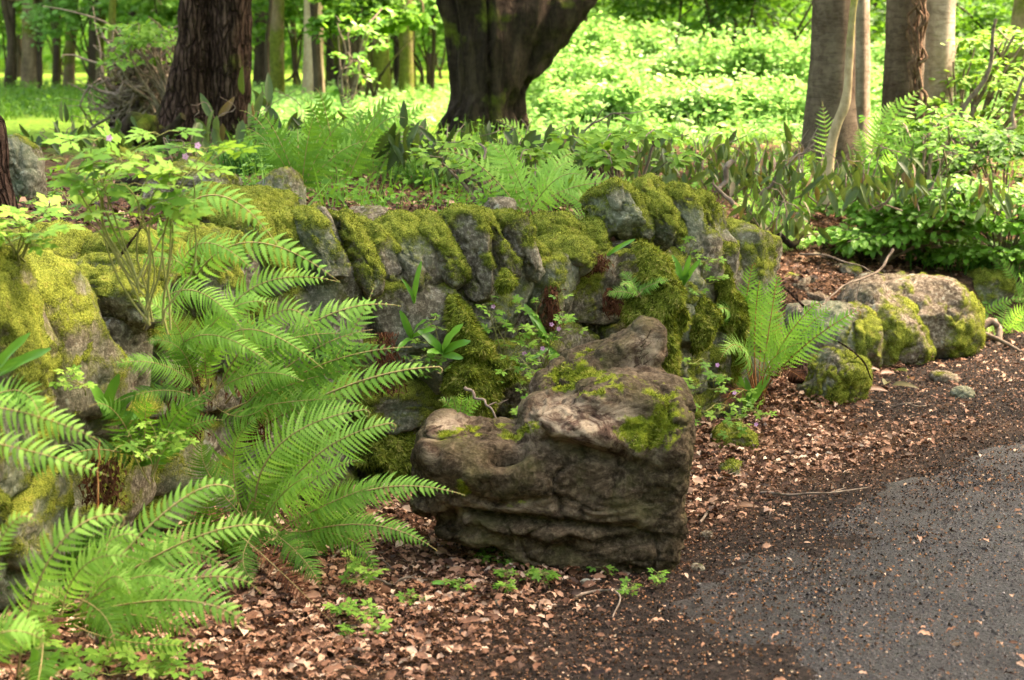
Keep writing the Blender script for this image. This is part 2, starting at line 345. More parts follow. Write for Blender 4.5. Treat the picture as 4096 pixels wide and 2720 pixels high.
def m_road():
    m, nt = new_mat('dark_gravelly_road'); g = geo(nt)
    n1 = noise_n(nt, 150, 4, .75, g); n2 = noise_n(nt, 2.2, 4, .6, g); n3 = noise_n(nt, 420, 2, .6, g)
    vo = nt.nodes.new("ShaderNodeTexVoronoi"); vo.inputs['Scale'].default_value = 75; nt.links.new(g, vo.inputs['Vector'])
    c = ramp(nt, n1, [(.3, (.004, .003, .003)), (.5, (.015, .012, .0115)), (.66, (.045, .037, .035)), (.8, (.15, .13, .125))])
    c = mix(nt, math_n(nt, 'MULTIPLY', ramp(nt, n2, [(.4, (1, 1, 1)), (.65, (0, 0, 0))]), .5), c, (.02, .015, .013))
    sc_ = ramp(nt, math_n(nt, 'ADD', attr(nt, 'dirt'), math_n(nt, 'SUBTRACT', noise_n(nt, 9, 5, .65, g), .5)), [(.3, (0, 0, 0)), (.7, (1, 1, 1))])
    c = mix(nt, sc_, c, ramp(nt, n1, [(.3, (.008, .007, .006)), (.55, (.028, .02, .016)), (.75, (.08, .055, .04))]))
    b = math_n(nt, 'ADD', math_n(nt, 'MULTIPLY', vo.outputs['Distance'], 1.0), n3)
    rr = math_n(nt, 'ADD', .15, math_n(nt, 'MULTIPLY', n2, .9))
    finish(nt, c, rr, .32, b, 1.0, .014); return m
M['road'] = m_road()
M['grit'] = leaf_mat('road_grit', [(0, (.004, .003, .003)), (.45, (.016, .012, .011)), (.75, (.055, .046, .043)), (.9, (.17, .15, .14)), (.95, (.24, .09, .03)), (1, (.36, .15, .05))], None, .0, .6, .25, 90)
# ------------------------------------------------------------------ the line of the wall and the lie of the land
def pl(px, y, z=.5): return (pxx(px, y, z), y)
WALLP = np.array([(-2.15, -1.5), (-2.0, .5), (-1.85, 2.0), pl(-150, 3.2), pl(-60, 4.0), pl(0, 4.5), pl(60, 4.85), pl(120, 5.15), pl(200, 5.5), pl(300, 5.8), pl(400, 6.0), pl(480, 6.08), pl(540, 6.22), pl(580, 6.5), pl(600, 6.5),
                  pl(640, 6.55), pl(700, 6.85), pl(752, 7.2)])
def dense(P, step=.02):
    P = np.asarray(P); o = [P[0]]
    for a, b in zip(P[:-1], P[1:]):
        n = max(1, int(np.linalg.norm(b - a) / step))
        for i in range(1, n + 1): o.append(a + (b - a) * i / n)
    return np.array(o)
WD = dense(WALLP)
for _ in range(30): WD[1:-1] = (WD[:-2] + WD[2:] + 2 * WD[1:-1]) / 4
WT = nrm(np.gradient(WD, axis=0)); WN = np.stack([WT[:, 1], -WT[:, 0]], 1)      # outward (to the camera side)
WS = np.concatenate([[0], np.cumsum(np.linalg.norm(np.diff(WD, axis=0), axis=1))])
EDGE = np.vstack([[(-2.4, -6.0), (-2.25, -3.0)], WD[::4], [(1.02, 7.75), (1.3, 8.35), (2.0, 8.75), (2.6, 9.0), (3.5, 9.4), (6, 10.5), (14, 13.0)]])
ESTEP = np.concatenate([[.85, .85], np.full(len(WD[::4]), .85), [.6, .34, .36, .3, .3, .3, .3]])
ED = dense(EDGE, .06); 
_s = np.concatenate([[0], np.cumsum(np.linalg.norm(np.diff(EDGE, axis=0), axis=1))]); _sd = np.concatenate([[0], np.cumsum(np.linalg.norm(np.diff(ED, axis=0), axis=1))])
EH = np.interp(_sd, _s, ESTEP); ET = nrm(np.gradient(ED, axis=0)); EN = np.stack([ET[:, 1], -ET[:, 0]], 1)
def edge_dist(x, y):
    x = np.atleast_1d(np.asarray(x, float)).ravel(); y = np.atleast_1d(np.asarray(y, float)).ravel()
    out = np.empty(len(x)); hh = np.empty(len(x))
    for i in range(0, len(x), 20000):
        dx = x[i:i + 20000, None] - ED[:, 0]; dy = y[i:i + 20000, None] - ED[:, 1]; d2 = dx * dx + dy * dy
        k = d2.argmin(1); r = np.arange(len(k)); dd = np.sqrt(d2[r, k]); sg = -(dx[r, k] * EN[k, 0] + dy[r, k] * EN[k, 1])
        out[i:i + 20000] = np.where(sg > 0, dd, -dd); hh[i:i + 20000] = EH[k]
    return out, hh
def hgt(x, y, rough=True):
    x = np.atleast_1d(np.asarray(x, float)).ravel(); y = np.atleast_1d(np.asarray(y, float)).ravel()
    s, e = edge_dist(x, y)
    h = e * ss(.08, .34, s) + (.90 - e) * ss(.3, 2.8, s)
    h = h + .003 * np.clip(y - 9, 0, 30) * ss(.5, 5, s)
    if rough:
        P = np.stack([x, y, x * 0], -1)
        h = h + .018 * fbm(P * 1.7, 5, 3) * (1 + 2 * ss(.3, 2, s)) + .008 * fbm(P * 7, 8, 2) + .05 * ss(.45, 0, np.abs(s + .12)) * (s < .05) * (.5 + fbm(P * 3, 9, 2))
    return h
def h1(x, y): return float(hgt(x, y)[0])
def ontop(px, py, y0=7.0):                      # ground point seen at a pixel
    p = None
    for y in np.arange(3.2, 40, .04):
        q = aty(px, py, y)
        if q[2] <= hgt(q[0], q[1], False)[0]: return q
    return aty(px, py, y0)
def gseq(segs):
    o = [segs[0][0]]
    for a, b, st in segs:
        n = max(1, int(round((b - a) / st))); o += [a + (b - a) * (i + 1) / n for i in range(n)]
    return np.array(o)
GX = gseq([(-300, -60, 40), (-60, -14, 4), (-14, -4, .5), (-4, -1.9, .1), (-1.9, 3.2, .03), (3.2, 6, .1), (6, 18, .5), (18, 60, 4), (60, 300, 40)])
GY = gseq([(-120, -6, 12), (-6, 2.2, .6), (2.2, 3.4, .1), (3.4, 10.2, .03), (10.2, 14, .12), (14, 40, .6), (40, 80, 5), (80, 400, 40)])
XX, YY = np.meshgrid(GX, GY); xf, yf = XX.ravel(), YY.ravel()
ZZ = hgt(xf, yf); far = ss(60, 120, np.hypot(xf, yf)); ZZ = ZZ * (1 - far) + far * .9
nx, ny = len(GX), len(GY); jj, ii = np.meshgrid(np.arange(ny - 1), np.arange(nx - 1), indexing='ij')
GF = np.stack([jj * nx + ii, jj * nx + ii + 1, (jj + 1) * nx + ii + 1, (jj + 1) * nx + ii], -1).reshape(-1, 4)
# road edge on the ground plane: traced where the dark gravel meets the litter
RE = np.array([atz(500, 760)[:2], atz(600, 680)[:2], atz(680, 612)[:2], atz(765, 556)[:2], atz(855, 508)[:2], atz(945, 470)[:2], atz(1024, 442)[:2], atz(1150, 400)[:2], atz(1400, 375)[:2]])
RE = np.vstack([[RE[0][0] - .6, -6], RE]); 
def road_side(x, y):                             # >0 on the road
    return x - np.interp(y, RE[:, 1], RE[:, 0])
sE, eE = edge_dist(xf, yf); PP = np.stack([xf, yf, xf * 0], -1)
rs = road_side(xf, yf)
dark = np.maximum(ss(-.75, -.05, rs + .25 * fbm(PP * 3, 21, 3)), ss(6.5, 7.3, yf) * ss(1.25, 1.6, xf)) * (sE < .1)
green = np.where(sE > .3, .0 + .5 * ss(2.4, 4.5, sE) + .22 * fbm(PP * 1.3, 31, 3) - .5 * ss(1.6, .6, np.hypot((xf - 1.75) / 1.2, (yf - 9.3) / 1.0)) + .55 * ss(9.5, 12.5, yf) + .55 * ss(2.6, 4.5, np.abs(xf) - .32 * np.clip(yf, 0, 60)), -.2)
mb = MB(); mb.add(np.stack([xf, yf, ZZ], -1), GF)
tag(mb.build('ground', M['ground'], extra={'green': green, 'dark': dark}), kind='structure')
# road sheet
rx = gseq([(-1.6, 6.0, .04), (6.0, 16, .5)]); ry = gseq([(-6, 2.4, .6), (2.4, 9.0, .04)])
RX, RY = np.meshgrid(rx, ry); RF = MB(); q = np.stack([RX.ravel(), RY.ravel(), RX.ravel() * 0], -1)
side = road_side(q[:, 0], q[:, 1]) + .16 * fbm(q * 3.5, 41, 3) + .14 * fbm(q * 14, 43, 3)
sE2, _ = edge_dist(q[:, 0], q[:, 1])
q[:, 2] = hgt(q[:, 0], q[:, 1]) * 0 + .014 * ss(0, .5, side) + .012 * fbm(q * 2.0, 44, 2) + .004 * fbm(q * 9, 45, 2) - .02 * ss(.05, -.1, side)
nx, ny = len(rx), len(ry); jj, ii = np.meshgrid(np.arange(ny - 1), np.arange(nx - 1), indexing='ij')
F4 = np.stack([jj * nx + ii, jj * nx + ii + 1, (jj + 1) * nx + ii + 1, (jj + 1) * nx + ii], -1).reshape(-1, 4)
keep = (side[F4].min(1) > -.12) & (sE2[F4].max(1) < -.25); RF.add(q, F4[keep]); dirt = 1 - ss(.0, .55, side) 
tag(RF.build('road', M['road'], extra={'dirt': dirt}), kind='structure')
# ------------------------------------------------------------------ rocks
def ico(n):
    bm = bmesh.new(); bmesh.ops.create_icosphere(bm, subdivisions=n, radius=1)
    V = np.array([v.co[:] for v in bm.verts]); F = np.array([[v.index for v in f.verts] for f in bm.faces]); bm.free(); return V, F
ICO = {n: ico(n) for n in (3, 4, 5, 6)}
def rock(size, seed, e=3.2, cuts=5, lvl=5, amp=.06, fine=.012, taper=0.0, shear=0.0):
    r_ = np.random.default_rng(seed); V, F = ICO[lvl]; V = V.copy()
    V = V / (np.abs(V) ** e).sum(1, keepdims=True) ** (1 / e)
    for _ in range(cuts):
        n = nrm(r_.normal(size=3)); dd = r_.uniform(.72, 1.02); s = V @ n; ex = np.clip(s - dd, 0, None); V = V - ex[:, None] * n * .85
    V[:, :2] *= (1 - taper * V[:, 2:3])
    V[:, 0] += shear * V[:, 2]
    size = np.asarray(size, float); P = V * size / 2
    m = size.mean() / 2
    d = nrm(V / size)
    off = seed * 3.77
    P = P + d * (fbm(V * 1.4 + off, seed, 3) * amp * 1.6 * m * 2)[:, None] + d * (fbm(P / .05 + off, seed + 5, 4, .6) * fine)[:, None]
    rid = np.abs(fbm(P / .11 + off, seed + 9, 3)); P = P - d * (ss(.08, 0, rid) * fine * 1.2)[:, None]
    return P, F
def rot(V, ax, a):
    c, s = math.cos(a), math.sin(a); V = V.copy(); i, j = {'x': (1, 2), 'y': (2, 0), 'z': (0, 1)}[ax]
    vi, vj = V[:, i] * c - V[:, j] * s, V[:, i] * s + V[:, j] * c; V[:, i], V[:, j] = vi, vj; return V
def vnormals(P, F):
    n = np.cross(P[F[:, 1]] - P[F[:, 0]], P[F[:, 2]] - P[F[:, 0]]); N_ = np.zeros_like(P)
    for k in range(3): np.add.at(N_, F[:, k], n)
    return nrm(N_)
def moss_of(P, Nn, bias, seed, up=.75, sc=7.0, md=None, zf=0.0):
    zr = (P[:, 2] - P[:, 2].mean()) / max(1e-6, np.ptp(P[:, 2])) * 2
    return np.clip(bias + zf * zr + up * ((Nn[:, 2] if md is None else Nn @ nrm(md)) - .25) * .6 + .75 * fbm(P * sc, seed, 4, .6) + .2 * fbm(P * 2.3, seed + 3, 2), 0, 1)
def tufts(P, F, Nn, ms, n, seed, ln=.011, thr=.5, mbo=None, drape=.3):
    r_ = np.random.default_rng(seed); A = np.linalg.norm(np.cross(P[F[:, 1]] - P[F[:, 0]], P[F[:, 2]] - P[F[:, 0]]), axis=1) / 2
    w = A * (ms[F].mean(1) > thr); 
    if w.sum() < 1e-5: return None
    n = int(min(n, w.sum() * 60000)); 
    if n < 20: return None
    f = r_.choice(len(F), n, p=w / w.sum()); u = r_.random((n, 2)); fl = u.sum(1) > 1; u[fl] = 1 - u[fl]
    a, b, c = P[F[f, 0]], P[F[f, 1]], P[F[f, 2]]; p = a + (b - a) * u[:, :1] + (c - a) * u[:, 1:]
    nn = Nn[F[f, 0]]; d = nrm(nn + r_.normal(size=(n, 3)) * .55 + np.array([0, 0, -drape])); side = r_.normal(size=(n, 3))
    mb = mbo or MB()
    cl = np.clip(.48 + .9 * fbm(p * 30, seed, 3) + r_.normal(size=n) * .24, 0, 1)
    scatter(mb, T_BLADE, F_BLADE, p - nn * .002, d, side, ln * r_.uniform(.5, 1.3, n) , cl, wid=ln * 2.0)
    return mb
def place_rock(name, c, size, seed, mat='stone', bias=.3, rz=0, rx=0, ry=0, parent=None, label=None, cat=None, group=None, ntuft=1500, lvl=5, zup=0, md=None, zf=0.0, **k):
    P, F = rock(size, seed, lvl=lvl, **k)
    if rx: P = rot(P, 'x', rx)
    if ry: P = rot(P, 'y', ry)
    if rz: P = rot(P, 'z', rz)
    c = np.asarray(c, float); P = P + c; Nn = vnormals(P, F); ms = moss_of(P, Nn, bias, seed, md=md, zf=zf)
    P = P + Nn * (ss(.45, .75, ms) * (.010 + .012 * fbm(P * 38, seed, 3)))[:, None]
    mb = MB(); mb.add(P, F)
    if parent is not None:
        o = mb.build(name, M[mat], parent, extra={'moss': ms})
        t = tufts(P, F, Nn, ms, ntuft, seed)
        if t: sub(o, t, 'moss', M['mossblade'], loc=None); o.children[0].location = (0, 0, 0)
        return o
    o = thing(name, label, cat, c, group); mb.build('rock_body', M[mat], o, extra={'moss': ms})
    t = tufts(P, F, Nn, ms, ntuft, seed)
    if t: t.build('moss', M['mossblade'], o)
    return o
# ------------------------------------------------------------------ the dry stone wall
WALL = thing('stone_wall', 'curved mossy dry stone wall with upright coping stones behind the ferns and the dead stump', 'stone wall', (WD[len(WD) // 2][0], WD[len(WD) // 2][1], 0))
def wall_at_px(px, z=.8):
    P3 = np.column_stack([WD, np.full(len(WD), z)]); x, _ = proj(P3); return int(np.abs(x - px).argmin())
def wall_local(i, s, out, z):                    # point at wall sample i, moved s along, out outwards
    return np.array([WD[i][0] + WT[i][0] * s + WN[i][0] * out, WD[i][1] + WT[i][1] * s + WN[i][1] * out, z])
# earth core that fills the joints
mbc = MB(); lv = [(-.02, -.03), (.2, -.03), (.45, -.03), (.72, -.03), (.79, -.22), (.78, -.5), (.8, -.75), (.3, -.8)]
idx = np.arange(0, len(WD), 3); rows = []
for z, o in lv: rows.append(np.column_stack([WD[idx] + WN[idx] * o, np.full(len(idx), z)]))
V = np.stack(rows); V = V + .03 * np.stack([fbm(V * 9, 70 + k, 3) for k in range(3)], -1)
n = len(idx); a, b = np.meshgrid(np.arange(len(lv) - 1), np.arange(n - 1), indexing='ij')
mbc.add(V.reshape(-1, 3), np.stack([a * n + b, a * n + b + 1, (a + 1) * n + b + 1, (a + 1) * n + b], -1).reshape(-1, 4))
mbc.build('earth_core', M['core'], WALL, extra={'moss': np.full(V.size // 3, .1)})
# coping stones: (px of centre, px width, py of top, py of foot, lean degrees, moss, pale)
COP = [(-70, 80, 255, 420, 14, .45, 0), (8, 86, 252, 408, 14, .5, 0), (72, 78, 266, 398, 16, .42, 0), (128, 44, 262, 335, 8, .15, 0), (172, 46, 236, 318, 8, .5, 0), (206, 40, 234, 312, 8, .5, 0), (240, 40, 230, 306, 10, .45, 0),
       (270, 34, 213, 298, 16, .35, 0), (296, 32, 211, 296, 20, .45, 0), (322, 30, 213, 296, 18, .5, 0), (344, 20, 213, 292, 10, .0, 1), (363, 24, 217, 300, 12, .5, 0),
       (385, 34, 219, 301, 24, .6, 0), (419, 44, 219, 300, 20, .45, 0), (445, 26, 221, 294, 22, .6, 0), (477, 38, 213, 300, 10, .42, 0), (505, 22, 215, 286, 10, .6, 0),
       (520, 20, 216, 284, 12, .35, 0), (538, 24, 232, 290, 16, .25, 0), (565, 36, 241, 278, 8, .2, 0), (579, 38, 219, 264, 24, .55, 0), (604, 28, 225, 276, 4, .1, 0), 
       (620, 26, 192, 240, 18, .7, 0), (638, 24, 184, 240, 20, .72, 0), (655, 22, 188, 246, 18, .6, 0), (671, 24, 198, 250, 16, .3, 0), (686, 22, 182, 246, 18, .7, 0), (700, 20, 188, 252, 16, .65, 0), (713, 18, 194, 258, 12, .6, 0), (726, 20, 198, 266, 8, .6, 0), (741, 24, 206, 272, 4, .65, 0)]
for k, (px, w, yt, yb, lean, mo, pale) in enumerate(COP):
    i = wall_at_px(px); c0 = wall_local(i, 0, -.10, .8); y = c0[1]
    zt = aty(px, yt, y + .02)[2]; zb = aty(px, yb, wall_local(i, 0, .02, 0)[1])[2]
    wm = w / FPX * y * 1.16 / max(.55, abs(WT[i][0])) ** .6
    hh = (zt - zb)
    ang = math.atan2(WT[i][1], WT[i][0])
    c = wall_local(i, 0, -.13 + (.025 if k % 2 else -.025) + rng.uniform(-.02, .02), (zt + zb) / 2)
    place_rock('coping_stone', c, (wm * .92, (.24 if px > 570 else .40) + rng.uniform(-.03, .03), hh * 1.14), 200 + k, 'stone_pale' if pale else 'stone', (.43 + mo * .32) * (1 - pale), zf=.22, taper=.12, rz=ang * (.4 if px > 595 else 1) + R(rng.uniform(-8, 8)), ry=-R(lean) * 1.15, rx=R(-6), parent=WALL, e=3.8, cuts=3, amp=.03, fine=.012, ntuft=4200 if px > 250 else 1800)
# the wall runs on beside the viewer, out of the picture
s_ = 0.05
while s_ < WS[wall_at_px(-100)]:
    i = int(np.searchsorted(WS, s_)); w_ = rng.uniform(.14, .26); zt = rng.uniform(.98, 1.06)
    place_rock('coping_stone', wall_local(i, 0, -.13, zt - .2), (w_ * 1.05, .40, .42), 700 + i, 'stone', .36 + rng.uniform(.08, .18), zf=.26, rz=math.atan2(WT[i][1], WT[i][0]), ry=-R(15), parent=WALL, e=3.8, cuts=3, amp=.03, lvl=4, ntuft=500); s_ += w_
# second row behind, seen over the top at the right end and left
for k, (px, w, py, dy, mo) in enumerate([(455, 40, 219, .36, .55), (490, 36, 219, .36, .6), (395, 40, 224, .36, .4), (220, 60, 240, .3, .55), (150, 60, 232, .35, .6)]):
    i = wall_at_px(px); q = wall_local(i, 0, -.1 - dy, 0); z = aty(px, py, q[1])[2]
    place_rock('coping_stone', (q[0], q[1], z - .10), (w / FPX * q[1] * 1.2, .36, .24), 260 + k, 'stone', .3 + mo * .35, rz=math.atan2(WT[i][1], WT[i][0]), parent=WALL, ntuft=1200, lvl=4)
# face stones in rough courses
s = 0.0; cnt = 0; total = WS[-1]
courses = [(.00, .20), (.19, .38), (.37, .52), (.50, .75)]
for ci, (z0, z1) in enumerate(courses):
    s = rng.uniform(0, .15)
    while s < total - .05:
        w = rng.uniform(.16, .40) * (1.15 if ci < 2 else .9); i = int(np.searchsorted(WS, min(s + w / 2, total - .01)))
        px, _ = proj(wall_local(i, 0, 0, .4)); hh = (z1 - z0) * rng.uniform(1.0, 1.35)
        if ci < 4:
            ang = math.atan2(WT[i][1], WT[i][0]); c = wall_local(i, 0, -.075 + rng.uniform(-.035, .03), (z0 + z1) / 2 + rng.uniform(-.04, .04))
            place_rock('face_stone', c, (w * 1.16, .26, hh * 1.08), 300 + cnt, 'stone' if rng.random() < .8 else 'stone_pale', rng.choice([.3, .4, .48, .54]), rz=ang + R(rng.uniform(-8, 8)), ry=R(rng.uniform(-9, 9)), parent=WALL, lvl=5 if 380 < px < 760 and WS[i] > 4 else 4, e=6, cuts=7, amp=.04, fine=.013, ntuft=1500)
            cnt += 1
        s += w
# the end of the wall and the buttress hung with moss
for k, (px, py, dy, sz, mo, rz) in enumerate([(726, 262, 7.3, (.26, .34, .34), .55, 1.0), (728, 305, 7.25, (.30, .34, .30), .45, .9), (722, 365, 7.15, (.34, .40, .34), .35, .8), (738, 340, 7.55, (.30, .36, .50), .3, 1.2),
                                             (736, 275, 7.6, (.26, .3, .3), .5, 1.2), (690, 255, 6.78, (.26, .22, .24), .3, .3), (716, 262, 6.9, (.18, .2, .28), .1, .3), (676, 285, 6.68, (.2, .22, .3), .45, .2)]):
    c = aty(px, py, dy + .1); place_rock('face_stone', c, sz, 400 + k, 'stone', .2 + mo * .4, rz=rz, parent=WALL, ntuft=1200)
# moss hangings: lumpy sheets that run down the face
def moss_sheet(pts, wid, thick, seed, n=5000, name='moss_hanging'):
    P = np.array([aty(px, py, y) for px, py, y in pts]); t = np.linspace(0, 1, 26); tt = np.linspace(0, 1, len(P))
    C = np.stack([np.interp(t, tt, P[:, k]) for k in range(3)], -1); W_ = np.interp(t, tt, wid)
    a = np.linspace(-1, 1, 25); i0 = wall_at_px(pts[len(pts) // 2][0]); sx = np.array([WT[i0][0], WT[i0][1], 0]); ou = np.array([WN[i0][0], WN[i0][1], 0])
    V = C[:, None] + a[None, :, None] * W_[:, None, None] * sx * (1 + .5 * fbm(np.stack([C[:, 2] * 12, C[:, 2] * 0 + seed, C[:, 2] * 0], -1), seed, 3))[:, None, None] * np.sqrt(np.sin(np.pi * np.clip(t * .94 + .03, 0, 1)))[:, None, None]
    V = V + (.05 * np.stack([fbm(V * 6, seed + q, 3) for q in range(3)], -1)) * np.array([1, .1, 1])
    bul = np.sqrt(np.clip(1 - a ** 2, 0, 1))[None, :] * np.sin(np.pi * np.clip(t * .9 + .08, 0, 1))[:, None]
    V = V + ou * (thick * bul * (1 + 1.2 * fbm(V * 9, seed, 3)) + .03 * fbm(V * 22, seed + 1, 3) - .05 * (1 - bul))[..., None]
    b, c = np.meshgrid(np.arange(25), np.arange(24), indexing='ij'); F = np.stack([b * 25 + c, (b + 1) * 25 + c, (b + 1) * 25 + c + 1, b * 25 + c + 1], -1).reshape(-1, 4)
    V = V.reshape(-1, 3); mb = MB(); mb.add(V, F); o = mb.build(name, M['stone'], WALL, extra={'moss': np.full(len(V), .85)})
    T3 = np.concatenate([F[:, :3], F[:, [0, 2, 3]]]); Nn = vnormals(V, T3)
    if (Nn @ ou).mean() < 0: Nn = -Nn
    tf = tufts(V, T3, Nn, np.ones(len(V)), int(n * 1.5), seed, .019, drape=.9); sub(o, tf, 'moss', M['mossblade'])
moss_sheet([(648, 240, 6.42), (660, 270, 6.4), (664, 310, 6.38), (672, 350, 6.36), (680, 400, 6.36)], [.03, .10, .12, .08, .07], .07, 501, 8000)
moss_sheet([(640, 280, 6.40), (636, 310, 6.40), (642, 345, 6.38)], [.02, .04, .02], .03, 502, 1500)
moss_sheet([(463, 290, 5.95), (468, 320, 5.93), (475, 350, 5.9), (482, 385, 5.88), (484, 425, 5.86)], [.05, .07, .10, .13, .10], .07, 503, 8000)
moss_sheet([(705, 290, 6.72), (702, 320, 6.70), (700, 352, 6.68)], [.03, .08, .03], .04, 504, 2500)
moss_sheet([(725, 250, 6.9), (730, 280, 6.9), (736, 330, 6.92), (745, 390, 6.95)], [.03, .05, .06, .05], .03, 505, 3000)
moss_sheet([(505, 262, 5.98), (507, 285, 5.97), (508, 305, 5.97)], [.02, .03, .01], .03, 506, 1200)
moss_sheet([(400, 430, 5.92), (402, 455, 5.9), (404, 480, 5.9)], [.10, .14, .10], .02, 507, 3000)
# ------------------------------------------------------------------ loose rocks
def grock(px, pyb, wpx, hpx, dpt, seed, label, name='boulder', cat='boulder', y=None, sink=.05, **k):
    """rock whose foot is seen at (px, pyb), wpx by hpx in the picture, dpt deep"""
    g = ontop(px, pyb) if y is None else aty(px, pyb, y)
    dd = g[1] + dpt / 2; w = wpx / FPX * dd; h = hpx / FPX * dd * 1.0
    return place_rock(name, (pxx(px, dd, g[2] + h / 2), dd, g[2] + h / 2 - sink), (w * 1.04, dpt, h + sink * 2), seed, label=label, cat=cat, **k)
grock(905, 364, 128, 78, .80, 601, 'largest rounded brown boulder at the path bend, behind the moss-draped one', mat='stone_brown', bias=.34, lvl=6, e=2.5, cuts=3, rz=.15, ntuft=9000, md=(.9, -.5, .1), group='boulders by the path bend')
grock(880, 370, 98, 72, .62, 602, 'middle rounded boulder draped in green moss on its right flank', mat='stone_brown', bias=.42, lvl=6, e=2.4, cuts=3, rz=.1, ntuft=9000, md=(.8, -.6, -.2), ry=.12, group='boulders by the path bend')
grock(828, 376, 92, 66, .60, 603, 'cracked grey boulder behind the tall brown-stalked fern', mat='stone', bias=.34, lvl=6, e=3.2, cuts=9, rz=.2, ntuft=4000, md=(1, -.3, -.3), ry=.10, group='boulders by the path bend')
grock(856, 376, 40, 62, .5, 604, 'narrow mossy rock wedged between two boulders', mat='stone_brown', bias=.52, lvl=5, e=3.0, ntuft=3000, name='rock', cat='rock')
grock(832, 411, 62, 54, .34, 605, 'squat rounded rock with a dark mossy right end, standing in the leaf litter', mat='stone', bias=.46, lvl=6, e=3.2, cuts=3, rz=-.5, ry=.18, ntuft=5000, md=(1, -.5, 0), name='rock', cat='rock')
for px, py, w, h, sd, lb in [(802, 302, 54, 14, 611, 'flat grey slab with a dark undercut edge on the dirt slope'), (798, 289, 40, 10, 612, 'thin upper slab lying above the dark undercut slab'), (842, 299, 44, 12, 613, 'flat slab leading from the dirt path to the boulders'), (849, 277, 22, 9, 614, 'small pale flat stone on the dirt path')]:
    grock(px, py, w, h, .28, sd, lb, name='stone_slab', cat='stone', mat='stone_brown', bias=.12, lvl=4, e=4, ntuft=300, sink=.02)
grock(986, 312, 46, 36, .35, 606, 'small moss-capped rock beside the fallen branch at the path bend', mat='stone', bias=.52, ntuft=3000, name='rock', cat='rock')
grock(943, 384, 27, 10, .13, 621, 'flat dark stone with a pale top on the dirt by the road', mat='stone_brown', bias=0, lvl=4, name='rock', cat='stone', sink=.015)
grock(963, 400, 22, 12, .08, 622, 'small pale triangular stone on the dirt', mat='stone_pale', bias=0, lvl=4, name='rock', cat='stone', sink=.01)
grock(697, 574, 16, 9, .045, 623, 'smooth pale pebble beside the foot of the stump', mat='stone_pale', bias=0, lvl=3, name='pebble', cat='pebble', sink=.006, fine=.001, e=2.2, amp=.03, cuts=0)
grock(706, 541, 16, 10, .05, 624, 'brown pebble half hidden in litter right of the stump', mat='stone_brown', bias=0, lvl=3, name='pebble', cat='pebble', sink=.006, fine=.001, e=2.2)
grock(586, 588, 13, 8, .04, 625, 'reddish brown pebble in front of the stump', mat='stone_brown', bias=0, lvl=3, name='pebble', cat='pebble', sink=.006, fine=.001, e=2.2)
grock(499, 607, 10, 6, .03, 626, 'tiny grey pebble among the fallen leaves', mat='stone', bias=0, lvl=3, name='pebble', cat='pebble', sink=.004, fine=.001, e=2.2)
grock(733, 458, 44, 26, .20, 627, 'low mossy stone in the leaf litter below the wall end', mat='stone', bias=.62, name='rock', cat='rock', ntuft=3000)
grock(730, 483, 24, 16, .10, 628, 'fist-sized dark mossy stone right of the stump', mat='stone', bias=.5, name='rock', cat='rock', lvl=4, sink=.015)
# on the bank behind the wall
grock(192, 196, 92, 26, .55, 631, 'broad low grey rock behind the wall with a mossy foot', mat='stone', bias=.22, lvl=6, e=2.6, ntuft=2000, y=7.1)
grock(240, 222, 110, 26, .55, 632, 'flat moss-covered slab lying on the bank between two grey rocks', mat='stone', bias=.68, lvl=6, e=3, ntuft=7000, y=6.6, rz=-.1, ry=.12)
grock(277, 206, 52, 36, .35, 633, 'pointed grey stone beside the ferns on the bank', mat='stone_pale', bias=.05, lvl=5, e=2.4, cuts=9, ntuft=300, y=7.2, taper=.35, shear=.25)
grock(22, 191, 42, 52, .30, 634, 'dark grey upright rock at the left edge of the bank', mat='stone', bias=.05, lvl=6, e=3.4, cuts=6, ntuft=300, y=7.4, ry=-.12)
grock(511, 208, 30, 38, .22, 635, 'pointed lichen-grey stone poking up among the bank ferns', mat='stone_pale', bias=.12, lvl=5, e=2.6, cuts=8, y=7.35, taper=.3, ntuft=300)
grock(500, 214, 34, 14, .22, 636, 'low grey stone at the foot of the pointed stone', mat='stone', bias=.2, lvl=4, y=7.0, ntuft=300, name='rock', cat='rock')
grock(368, 218, 40, 9, .16, 637, 'thin flat grey stone lying behind the coping', mat='stone_brown', bias=.0, lvl=4, y=6.6, ntuft=300, name='rock', cat='stone', sink=.02)
grock(122, 180, 40, 30, .5, 638, 'dark mossy hummock in the shade left of the twin tree', mat='stone', bias=.6, lvl=5, y=10.2, name='rock', cat='rock', ntuft=2500)
# ------------------------------------------------------------------ dead stump
def blob_union(parts, vox):
    bm = bmesh.new()
    for P, F in parts:
        vs = [bm.verts.new(p) for p in P]
        for f in F: bm.faces.new([vs[i] for i in f])
    me = bpy.data.meshes.new('tmp'); bm.to_mesh(me); bm.free()
    o = bpy.data.objects.new('tmp', me); scene.collection.objects.link(o)
    md = o.modifiers.new('r', 'REMESH'); md.mode = 'VOXEL'; md.voxel_size = vox; md.use_smooth_shade = True
    dg = bpy.context.evaluated_depsgraph_get(); ev = o.evaluated_get(dg); m2 = ev.to_mesh()
    V = np.empty(len(m2.vertices) * 3); m2.vertices.foreach_get('co', V); V = V.reshape(-1, 3)
    F = np.array([p.vertices[:] for p in m2.polygons]); ev.to_mesh_clear(); bpy.data.objects.remove(o); return V, F
def qn(V, F): return vnormals(V, np.concatenate([F[:, :3], F[:, [0, 2, 3]]]))
